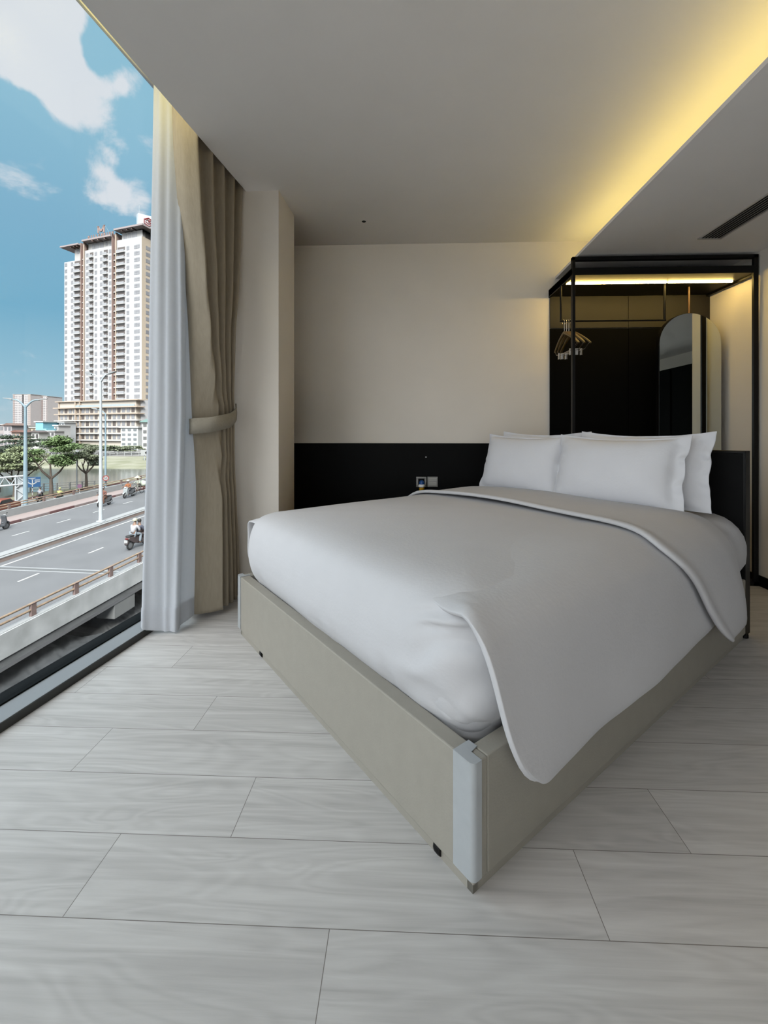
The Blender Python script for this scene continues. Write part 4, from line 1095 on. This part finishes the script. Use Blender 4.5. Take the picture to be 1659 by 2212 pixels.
MB().lathe([(.34, -.03), (.20, .06), (.06, .17), (.003, .21)], (.12, 0, .80 + .79), 18).build('straw_hat', mat('straw', (220, 216, 190), .8), vr, smooth=.9)
# taxi on the lower street
tx = thing('car', 'orange-red taxi on the lower street at the left edge', 'car', gpt(-4, 1108), RZ + .25)
red = mat('taxi_red', (176, 88, 62), .35, var=.03); cg = mat('car_glass', (40, 46, 50), .1)
prof_ = [(-2.1, .35), (-2.15, .75), (-1.9, .95), (-1.2, 1.0), (-.75, 1.42), (.55, 1.45), (1.05, 1.05), (1.9, .92), (2.15, .7), (2.15, .35)]
MB().extr([(x, -.82, z) for x, z in prof_], (0, 1.64, 0)).build('body', red, tx, bevel=.08, seg=3, smooth=.7)
for s in (-1, 1):
    MB().extr([(-1.1, s * .815, 1.02), (-.72, s * .815, 1.36), (.5, s * .815, 1.38), (.95, s * .815, 1.04)], (0, s * .02, 0)).build('side_window', cg, tx)
    for x in (-1.35, 1.35): 
        w_ = MB(); wheel_mesh(w_, 0, .32, .1, .2); w_.build('wheel', tyre, tx, smooth=3.1, loc=(x, s * .72, 0))
MB().extr([(1.02, -.7, 1.07), (.58, -.62, 1.43), (.58, .62, 1.43), (1.02, .7, 1.07)], (.02, 0, .015)).build('windscreen', cg, tx)

# ------------------------------------------------------------------ the tall apartment tower
TL = onY(139, 930, 238); TR = onY(306, 930, 222); TL.z = TR.z = 0
tw_d = (TR - TL); TWW = tw_d.length; ta = math.atan2(tw_d.y, tw_d.x)
tower = thing('apartment_tower', 'tall cream apartment tower with brown recesses and rooftop letters', 'building', (TL.x, TL.y, GZ), ta)
cream = mat('tower_cream', (188, 188, 190), .85, var=.02, scale=.1); towdark = mat('tower_brown', (140, 116, 108), .85, var=.05, scale=.2)
tow_warm = mat('tower_warm', (190, 176, 158), .85, var=.02); winm = mat('tower_window', (128, 128, 132), .35, rgb2=(150, 150, 154), scale=.4); wind = mat('tower_window_dark', (92, 82, 78), .5); balm = mat('balcony_panel', (158, 159, 163), .6, var=.03)
slabm = mat('podium_slab', (178, 162, 146), .8, var=.03); white_t = mat('tower_white', (186, 184, 182), .8, var=.02)
kx = TWW / 1395.0
def tx_(c): return (c - 75) * kx
PODZ = onY(220, 866, 230).z - GZ                            # top of the podium
FH = 3.42
nfl = 24; TOPZ = PODZ + FH * nfl
DEP = 22.0
body = MB()
body.box(0, tx_(400), 0, DEP, 0, TOPZ - FH); body.box(tx_(455), tx_(970), 0, DEP, 0, TOPZ + FH * .3); body.box(tx_(1040), TWW, 0, DEP, 0, TOPZ + FH)
body.build('wall', cream, tower)
rc = MB().box(tx_(398), tx_(456), .9, DEP, PODZ, TOPZ + 5.5).box(tx_(968), tx_(1042), .9, DEP, PODZ, TOPZ + 7.5)
rc.build('recess', towdark, tower)
pil_ = MB().box(tx_(398), tx_(408), -.5, 1, PODZ, TOPZ + 5.6).box(tx_(448), tx_(466), -.5, 1, PODZ, TOPZ + 5.6).box(tx_(966), tx_(978), -.5, 1, PODZ, TOPZ + 7.6).box(tx_(1030), tx_(1046), -.5, 1, PODZ, TOPZ + 7.6)
pil_.build('pilaster', towdark, tower)
lt = MB().box(tx_(458), tx_(472), -.55, -.4, PODZ, TOPZ + 4.5).box(tx_(1034), tx_(1050), -.55, -.4, PODZ, TOPZ + 6.5); lt.build('light_strip_pilaster', tow_warm, tower)
side = MB().box(TWW, TWW + .05, 0, DEP, PODZ, TOPZ + FH); side.build('side_wall', tow_warm, tower)
# crown: set-back top storeys, deep eaves, parapets
cr = MB().box(tx_(235), tx_(398), 1.2, DEP, TOPZ - FH, TOPZ + 4.0).box(tx_(480), tx_(966), 1.6, DEP, TOPZ, TOPZ + 5.2).box(tx_(1100), TWW - .8, 1.2, DEP, TOPZ, TOPZ + 7.4)
cr.build('crown_wall', white_t, tower)
ev = MB().box(tx_(55), tx_(400), -2.0, DEP, TOPZ + 4.2, TOPZ + 5.0).box(tx_(455), tx_(975), -1.6, DEP, TOPZ + 5.6, TOPZ + 6.5).box(tx_(1045), TWW + 2.6, -2.0, DEP + 2, TOPZ + 8.0, TOPZ + 8.9)
ev.build('eave', mat('eave_mauve', (158, 146, 146), .8, var=.02), tower)
br_ = MB()
for c in (240, 300, 360, 640, 740, 860, 1160, 1250, 1340): br_.box(tx_(c), tx_(c + 8), -1.5, 1.2, TOPZ + (3.4 if c < 400 else 4.8 if c < 1000 else 7.2), TOPZ + (4.2 if c < 400 else 5.6 if c < 1000 else 8.0))
br_.build('bracket', towdark, tower)
cw = MB()
for a_, b_, z0, z1 in ((280, 322, .8, 3.0), (340, 385, 0.6, 2.2), (555, 590, 1.2, 4.6), (600, 670, 1.2, 4.6), (690, 760, 1.6, 4.6), (800, 830, 2.6, 4.8), (870, 945, .6, 3.6), (1130, 1190, 3.8, 6.6), (1205, 1255, 3.6, 6.8), (1270, 1360, 3.2, 6.8)):
    yy = 1.1 if a_ < 400 or a_ > 1000 else 1.5
    cw.box(tx_(a_), tx_(b_), yy, yy + .2, TOPZ + z0, TOPZ + z1)
cw.build('crown_glazing', winm, tower)
MB().box(TWW - .82, TWW - .75, 3, DEP - 3, TOPZ + 2.6, TOPZ + 6.8).build('side_glazing', wind, tower)
# windows: one mesh per kind shared by its copies, those lowest on the facade (nearest) as parts of their own
cols = [(85, 130, 'w'), (205, 245, 'w'), (275, 385, 'b'), (412, 446, 'd'), (490, 535, 'w'), (560, 625, 'b'), (650, 692, 'w'), (745, 787, 'w'), (815, 885, 'b'), (905, 947, 'w'), (984, 1026, 'd'), (1060, 1186, 'b'), (1215, 1260, 'w'), (1345, 1436, 'w')]
wins = []
for k in range(nfl):
    z = PODZ + FH * k
    for a_, b_, kd in cols:
        if k == nfl - 1 and a_ < 400: continue
        wins.append((k, a_, b_, kd, z))
wins.sort(key=lambda q: (q[0], -q[1]))
def win_geo(mb, a_, b_, kd, z, which):
    x0, x1 = tx_(a_), tx_(b_)
    if kd == 'w':
        mb.box(x0, x1, -.08, .02, z + .75, z + 2.75)
        mb.box((x0 + x1) / 2 - .05, (x0 + x1) / 2 + .05, -.13, -.08, z + .75, z + 2.75); mb.box(x0, x1, -.13, -.08, z + 1.95, z + 2.05)
    elif kd == 'b': mb.box(x0, x1, -.06, .02, z + 1.2, z + 2.9)
    else: mb.box(x0, x1, .82, .92, z + .5, z + 2.9)
proto = {}
rest = {'w': MB(), 'b': MB(), 'd': MB()}
for i, (k, a_, b_, kd, z) in enumerate(wins):
    if i < 98:
        key = (a_, b_)
        if key not in proto:
            mb = MB(); win_geo(mb, a_, b_, kd, 0, 0); o = mb.build('window', {'w': winm, 'b': wind, 'd': towdark}[kd], tower); o.location = (0, 0, z); proto[key] = o
        else:
            o = proto[key].copy(); COL.objects.link(o); o.location = (0, 0, z)
    else: win_geo(rest[kd], a_, b_, kd, z, 0)
for kd, nm, m_ in (('w', 'upper_windows', winm), ('b', 'upper_balcony_openings', wind), ('d', 'upper_recess_windows', mat('recess_brown', (112, 82, 78), .6))):
    rest[kd].build(nm, m_, tower)['kind'] = 'stuff'
bl, fl = MB(), MB()
for k in range(nfl):
    z = PODZ + FH * k
    for a_, b_, kd in cols:
        if k == nfl - 1 and a_ < 400: continue
        if kd == 'b': bl.box(tx_(a_) - .1, tx_(b_) + .1, -.9, -.8, z + .1, z + 1.35); fl.box(tx_(a_) - .2, tx_(b_) + .2, -.95, .05, z - .25, z + .1)
        if kd == 'd': fl.box(tx_(a_) - .15, tx_(b_) + .15, .2, .95, z - .2, z + .35)
    
bl.build('balcony_fronts', balm, tower)['kind'] = 'stuff'; fl.build('balcony_slabs', white_t, tower)['kind'] = 'stuff'
sw_ = MB()
for k in range(nfl): sw_.box(TWW + .04, TWW + .12, 2.5, 5.5, PODZ + FH * k + .8, PODZ + FH * k + 2.8)
sw_.build('side_windows', winm, tower)['kind'] = 'stuff'
# podium
pd = MB().box(-1.0, TWW - 1, -2.5, DEP, 0, PODZ - .6); pd.build('podium', mat('podium_cream', (198, 188, 176), .85, var=.02), tower)
PF = PODZ / 7.0
for k in range(8):
    z = PODZ - k * PF
    MB().box(-2.4 - (.8 if k else 0), TWW + 1.2, -3.6 - (.5 if k == 1 else 0), 1, z - .45, z + .1).build('slab', slabm if k < 3 else white_t, tower)
cols_p = [(90 + 80 * i) for i in range(17)]
for k in range(1, 6):
    z = PODZ - (k + 1) * PF
    for c in cols_p:
        m_ = winm if (k * 7 + c) % 3 else wind
        MB().box(tx_(c), tx_(c + 52), -2.62, -2.5, z + .5, z + PF - .7).build('podium_window', m_, tower)
MB().box(tx_(60), tx_(75), -3, 0, 0, PODZ).box(tx_(385), tx_(402), -3.4, 0, 0, PODZ).box(tx_(470), tx_(484), -3.4, 0, 0, PODZ).build('podium_pier', slabm, tower)
gr_ = MB().box(tx_(400), TWW - 1, -3.4, -3.3, PODZ - PF + .1, PODZ - PF + 1.2); gr_.build('terrace_glass', mat('terrace_glass', (160, 172, 176), .3), tower)
# rooftop lettering and emblem
letter_m = mat('roof_letter', (150, 124, 116), .6)
LET = {'M': [(0, 0, .18, 1), (.82, 0, 1, 1), 'v'], 'I': [(.35, 0, .65, 1)], 'L': [(0, 0, .24, 1), (.24, 0, .9, .2)], 'E': [(0, 0, .24, 1), (.24, 0, .9, .18), (.24, .41, .8, .59), (.24, .82, .9, 1)], 'N': [(0, 0, .2, 1), (.8, 0, 1, 1), 'n'], 'U': [(0, .12, .2, 1), (.8, .12, 1, 1), (0, 0, 1, .2)]}
def letter(mb, ch, x, z, w_, h_, y):
    for q in LET[ch]:
        if q == 'v':
            for pa, pb in (((0.02, 1), (.5, .15)), ((.98, 1), (.5, .15))):
                (ax, az), (bx, bz) = pa, pb; t_ = .2
                mb.extr([(x + (ax - t_ / 2) * w_, y, z + az * h_), (x + (ax + t_ / 2) * w_, y, z + az * h_), (x + (bx + t_ / 2) * w_, y, z + bz * h_), (x + (bx - t_ / 2) * w_, y, z + bz * h_)], (0, .4, 0))
        elif q == 'n':
            mb.extr([(x, y, z + h_), (x + .24 * w_, y, z + h_), (x + w_, y, z), (x + .76 * w_, y, z)], (0, .4, 0))
        else: mb.box(x + q[0] * w_, x + q[2] * w_, y, y + .4, z + q[1] * h_, z + q[3] * h_)
    return mb
rzv = TOPZ + 6.5
lx = tx_(560); word = 'MILLENNIUM'
for i, ch in enumerate(word):
    letter(MB(), ch, lx + i * (tx_(1035) - tx_(560)) / 10, rzv + .3, 1.0, 1.45, -1.2).build('roof_letter', letter_m, tower)
letter(MB(), 'M', tx_(728), rzv + 2.3, tx_(852) - tx_(728), 3.8, -1.0).build('roof_emblem_letter', letter_m, tower)
st_ = MB()
for i in range(9): x = lx + .5 + i * 1.45; st_.cyl((x, -.7, rzv - .1), (x, -.7, rzv + .4), .06, n=6)
st_.cyl((tx_(740), -.5, rzv), (tx_(740), -.5, rzv + 2.6), .08, n=6).cyl((tx_(840), -.5, rzv), (tx_(840), -.5, rzv + 2.6), .08, n=6).cyl((tx_(900), 2.6, rzv - .2), (tx_(856), -.6, rzv + 5.8), .06, n=6)
st_.build('letter_stand', pole_grey, tower)
zr = TOPZ + 8.9
bxm = MB().prism([(TWW - 4.6, 1.0), (TWW - 2.2, -.2), (TWW + 2.4, 6.5), (TWW + 2.4, 12), (TWW - 4.6, 12)], zr - .3, zr + 6.8); bxm.build('roof_box', mat('roof_box_grey', (190, 200, 206), .7, var=.03), tower)
MB().cyl((TWW - 2.3, .6, zr + 6.7), (TWW - 2.3, .6, zr + 11), .07, n=6).build('roof_mast', pole_grey, tower)
# red hexagonal spiral emblem on the slanted face of the roof box
ex, ey = V((TWW - 2.2, -.2, 0)), V((TWW + 2.4, 6.5, 0)); du = (ey - ex).normalized(); nn = V((du.y, -du.x, 0)); ce = ex.lerp(ey, .60) + nn * .12 + V((0, 0, zr + 3.4))
def epl(pts_, r_): return [ce + du * (x * r_ * 1.02) + V((0, 0, z * r_ * .86)) for x, z in pts_]
hexo = [(math.cos(PI / 6 + PI / 3 * k), math.sin(PI / 6 + PI / 3 * k)) for k in range(6)]
em = MB().tube(epl(hexo, 2.35), .34, 6, closed=True)
em.tube(epl([(.95 * .5, .9 * .5), (-.5, .5), (-.6, -.1), (-.1, -.5), (.45, -.3), (.3, .12), (-.15, .08)], 2.2), .26, 6)
em.build('roof_emblem', mat('emblem_red', (190, 86, 88), .5), tower)

# ------------------------------------------------------------------ distant towers and low houses
def block(name, label, px0, px1, ytop, Y, col, depth=12, rz=0, cat='building', roof=None, floors=0, ncol=0, winc=(150, 152, 156), strips=()):
    a_, b_ = onY(px0, 900, Y), onY(px1, 900, Y); z1 = onY((px0 + px1) / 2, ytop, Y).z; wdt = (b_ - a_).length
    r = thing(name, label, cat, (a_.x, Y, GZ), rz); h = z1 - GZ
    MB().box(0, wdt, 0, depth, 0, h).build('wall', mat('house_%d_%d_%d' % col, col, .85, var=.04, scale=.3), r)
    for x0, x1, c in strips: MB().box(wdt * x0, wdt * x1, -.25, 0, 0, h * 1.005).build('strip', mat('house_%d_%d_%d' % c, c, .85, var=.04), r)
    wm = mat('pane_%d_%d_%d' % winc, winc, .4)
    if floors * ncol > 100:
        mb = MB()
        for k in range(floors):
            for q in range(ncol): mb.box(wdt * (q + .3) / ncol, wdt * (q + .7) / ncol, -.3, .05, h * (.02 + .96 * (k + .3) / floors), h * (.02 + .96 * (k + .75) / floors))
        mb.build('windows', wm, r)['kind'] = 'stuff'
    else:
        for k in range(floors):
            for q in range(ncol):
                MB().box(wdt * (q + .22) / ncol, wdt * (q + .78) / ncol, -.12, .05, h * (k + .3) / floors, h * (k + .78) / floors).build('window', wm, r)
    if roof == 'flat': MB().box(-.5, wdt + .5, -.6, depth, h, h + .5).build('roof', mat('roof_pale', (188, 188, 186), .8, var=.04), r)
    elif roof: MB().extr([(-.8, -.8, h), (wdt + .8, -.8, h), (wdt / 2, -.8, h + wdt * .28)], (0, depth, 0)).build('roof', mat('roof_%d_%d_%d' % roof, roof, .85, var=.1), r)
    return r
block('apartment_slab', 'pale distant twin apartment slab at the left behind the blue lamp', 28, 66, 852, 640, (186, 180, 180), 30, 0, roof='flat', floors=22, ncol=12, winc=(136, 136, 142), strips=((.0, .10, (160, 146, 142)), (.52, .62, (66, 62, 62)), (.86, 1.0, (168, 156, 150))))
block('apartment_slab', 'pale distant apartment slab with a brown stripe, right of the twin slab', 66.5, 102, 856, 660, (192, 186, 186), 30, 0, roof='flat', floors=22, ncol=10, winc=(140, 140, 146), strips=((.05, .26, (170, 158, 152)), (.5, .74, (140, 124, 120)), (.93, 1.0, (160, 150, 148))))
block('house', 'mauve-grey house with a pitched brown roof at the left edge', 8, 25, 919, 215, (168, 162, 164), 10, 0, roof=(118, 96, 88), floors=3, ncol=2, winc=(140, 140, 146))
block('house', 'grey house with a flat brown eave at the far left edge', -12, 9, 918, 220, (160, 150, 150), 10, 0, roof='flat', floors=3, ncol=2)
block('house', 'house with a red-brown tiled roof left of the yellow house', 25, 43, 934, 205, (170, 150, 136), 8, 0, roof=(112, 78, 68), floors=2, ncol=2)
block('house', 'pale yellow house below the distant slabs', 42, 62, 921, 235, (208, 200, 146), 8, 0, roof='flat', floors=3, ncol=2, winc=(180, 172, 130))
block('house', 'low cream house between the yellow and turquoise houses', 60, 78, 924, 228, (204, 190, 172), 8, 0, roof='flat', floors=3, ncol=2, winc=(170, 160, 146))
block('house', 'small white gabled house in front of the turquoise house', 68, 84, 934, 195, (196, 196, 192), 6, 0, roof=(92, 84, 84), floors=2, ncol=2, winc=(96, 92, 92))
block('house', 'turquoise blue house with a white roof slab', 77, 93, 912, 212, (128, 194, 214), 10, 0, roof='flat')
block('house', 'lower step of the turquoise house front', 92, 100, 926, 204, (134, 198, 216), 6, 0)
block('house', 'grey balcony house right of the turquoise house', 94, 106, 912, 226, (176, 172, 168), 8, 0, roof='flat', floors=4, ncol=2, winc=(120, 112, 108))
block('house', 'small grey house under the balcony house', 101, 118, 932, 203, (186, 184, 184), 6, 0, roof='flat', floors=3, ncol=2, winc=(124, 124, 128))
block('house', 'slim white house left of the tall tower', 117, 126, 920, 211, (206, 206, 206), 8, 0, roof='flat', floors=4, ncol=1)
block('house', 'white flat roofed house at the foot of the tall tower', 127, 139, 913, 221, (208, 212, 216), 8, 0, roof='flat', floors=5, ncol=2)
block('house', 'white stepped house with balconies in front of the tower podium', 261, 298, 924, 175, (204, 206, 206), 10, 0, roof='flat', floors=5, ncol=3, winc=(150, 156, 160))
block('house', 'plain grey-white side house beside the stepped house', 299.5, 307, 926, 187, (186, 190, 194), 10, 0)
block('house', 'narrow white house with green awning next to the curtain', 307, 332, 912, 150, (200, 200, 198), 10, 0, roof=(120, 150, 146), floors=5, ncol=2, winc=(130, 130, 130))
block('house', 'long low white building on the far quay behind the twisted tree', 66, 112, 997, 146, (206, 206, 204), 4, 0, roof='flat', floors=1, ncol=7, winc=(70, 72, 74))
block('house', 'low grey wall house on the far quay right of the tall lamp', 232, 290, 990, 152, (172, 170, 170), 4, 0, roof='flat')
bb = at(311, 120, 0); bo = thing('billboard', 'white hoarding panel close to the sheer curtain', 'billboard', at(304, 128, GZ))
zz0, zz1 = onY(310, 984, 128).z - GZ, onY(310, 972, 128).z - GZ
MB().box(0, 4.2, 0, .2, zz0, zz1).build('panel', white_b, bo); MB().cyl((1, .3, -.9), (1, .3, zz1), .1).cyl((3.4, .3, -.9), (3.4, .3, zz1), .1).build('post', pole_grey, bo)
MB().ball((1.9, -.02, (zz0 + zz1) / 2), .5, (1.2, .08, .8)).build('mark', dark_m, bo)

mat = mat_room

# ------------------------------------------------------------------ lights inside
def area(name, loc, rot, sx, sy, watts, col):
    d = bpy.data.lights.new(name, 'AREA'); d.shape = 'RECTANGLE'; d.size = sx; d.size_y = sy; d.energy = watts; d.color = col
    o = bpy.data.objects.new(name, d); COL.objects.link(o); o.location = loc; o.rotation_euler = rot; return o
area('cove_light', (1.475, .6, SOFF + .03), (PI, 0, -.013), .02, 6.0, 5, (1, .78, .22))
rl_ = area('recess_light', wf(1.72, 1.50, 3.02), (0, 0, 0), .16, .10, 1.6, (1, .80, .18))
rl_.rotation_euler = (DW * 1.0 + V((0, 0, -.25))).to_track_quat('-Z', 'Y').to_euler()

sd_ = bpy.data.lights.new('fill_sun', 'SUN'); sd_.energy = SUN_E = 9.0; sd_.angle = .45; sd_.color = (1, .97, .93)
so_ = bpy.data.objects.new('fill_sun', sd_); COL.objects.link(so_); so_.rotation_euler = V((-.30, .85, -.80)).to_track_quat('-Z', 'Y').to_euler()  # sun lamp added for bounce off the floor behind the camera
GLOW_K = 1.0
# ------------------------------------------------------------------ sky
wd_ = bpy.data.worlds.new('sky'); SC.world = wd_; wd_.use_nodes = True
nt = wd_.node_tree; n = nt.nodes; bg = n['Background']; Lk = nt.links.new
tc = n.new('ShaderNodeTexCoord'); D = tc.outputs['Generated']
sx = n.new('ShaderNodeSeparateXYZ'); Lk(D, sx.inputs[0]); Z = sx.outputs[2]
gr = n.new('ShaderNodeValToRGB'); e = gr.color_ramp.elements
e[0].position = .0; e[0].color = lin((188, 208, 218)); e[1].position = 1; e[1].color = lin((132, 186, 214))
for p, c in ((.09, (158, 198, 218)), (.22, (124, 179, 208)), (.36, (134, 182, 210)), (.55, (150, 196, 218))):
    k = e.new(p); k.color = lin(c)
Lk(Z, gr.inputs['Fac'])
def vnoise(scale, detail, rough, dist, mapscale=(1, 1, 1), loc=(0, 0, 0)):
    mp = n.new('ShaderNodeMapping'); mp.inputs['Scale'].default_value = mapscale; mp.inputs['Location'].default_value = loc; Lk(D, mp.inputs['Vector'])
    t = n.new('ShaderNodeTexNoise'); t.inputs['Scale'].default_value = scale; t.inputs['Detail'].default_value = detail; t.inputs['Roughness'].default_value = rough; t.inputs['Distortion'].default_value = dist
    Lk(mp.outputs[0], t.inputs['Vector']); return t.outputs['Fac']
def blob(px, py, rad):   # a cloud bank centred on a sky direction
    d = ray(px, py).normalized()
    dp = n.new('ShaderNodeVectorMath'); dp.operation = 'DOT_PRODUCT'; Lk(D, dp.inputs[0]); dp.inputs[1].default_value = d
    mr_ = n.new('ShaderNodeMapRange'); mr_.interpolation_type = 'SMOOTHSTEP'; mr_.inputs[1].default_value = math.cos(rad); mr_.inputs[2].default_value = 1.0
    Lk(dp.outputs['Value'], mr_.inputs[0]); return mr_.outputs[0]
cl = vnoise(8.0, 8, .60, .35, (1, 1, 1.35), (.3, .1, 0))
acc = M_(nt, 'MULTIPLY_ADD', cl, 2.1, -.50)
for px, py, rd, k in ((10, 30, .10, .75), (90, 30, .075, .6), (70, 100, .07, .5), (130, 130, .05, .5), (172, 215, .065, .62), (120, 190, .05, .35), (10, 110, .06, .3), (215, 345, .035, .34), (250, 320, .03, .3), (265, 165, .035, .35), (235, 175, .03, .28), (290, 430, .045, .36), (230, 405, .04, .25), (150, 30, .03, .3), (225, 95, .055, -.4), (60, 420, .12, -.2), (30, 260, .06, -.15), (60, 600, .16, -.3), (60, 720, .06, .12)):
    acc = M_(nt, 'MULTIPLY_ADD', blob(px, py, rd), k, acc)
mr_ = n.new('ShaderNodeMapRange'); mr_.interpolation_type = 'SMOOTHSTEP'; mr_.inputs[1].default_value = .60; mr_.inputs[2].default_value = 1.02; Lk(acc, mr_.inputs[0])
mx = n.new('ShaderNodeMix'); mx.data_type = 'RGBA'; Lk(mr_.outputs[0], mx.inputs['Factor']); Lk(gr.outputs['Color'], mx.inputs['A']); mx.inputs['B'].default_value = lin((226, 229, 236))
# overcast away from the blue; glow left and behind added to light the room
def ddot(v):
    dp = n.new('ShaderNodeVectorMath'); dp.operation = 'DOT_PRODUCT'; Lk(D, dp.inputs[0]); dp.inputs[1].default_value = V(v).normalized(); return dp.outputs['Value']
def ramp(x, a, b):
    g = n.new('ShaderNodeMapRange'); g.interpolation_type = 'SMOOTHSTEP'; g.inputs[1].default_value = a; g.inputs[2].default_value = b; Lk(x, g.inputs[0]); return g.outputs[0]
blue = ramp(ddot(ray(140, 420)), .62, .86)
mw = n.new('ShaderNodeMix'); mw.data_type = 'RGBA'; Lk(blue, mw.inputs['Factor']); mw.inputs['A'].default_value = (.80, .82, .85, 1); Lk(mx.outputs['Result'], mw.inputs['B'])
fill_sun = ramp(ddot((-.84, -.42, .50)), .55, 1.0)
side = ramp(sx.outputs[0], -.1, .6)
st_ = M_(nt, 'ADD', M_(nt, 'MULTIPLY', fill_sun, GLOW_K), M_(nt, 'ADD', M_(nt, 'MULTIPLY', side, -1.0), M_(nt, 'ADD', M_(nt, 'MULTIPLY', ramp(M_(nt, 'MULTIPLY', sx.outputs[1], -1.0), .2, .9), 1.35), M_(nt, 'MULTIPLY_ADD', M_(nt, 'MULTIPLY', M_(nt, 'MULTIPLY_ADD', Z, 2.6, .2), M_(nt, 'SUBTRACT', 1.0, blue)), 1.5, M_(nt, 'MULTIPLY', blue, .84)))))
Lk(mw.outputs['Result'], bg.inputs['Color']); Lk(st_, bg.inputs['Strength'])
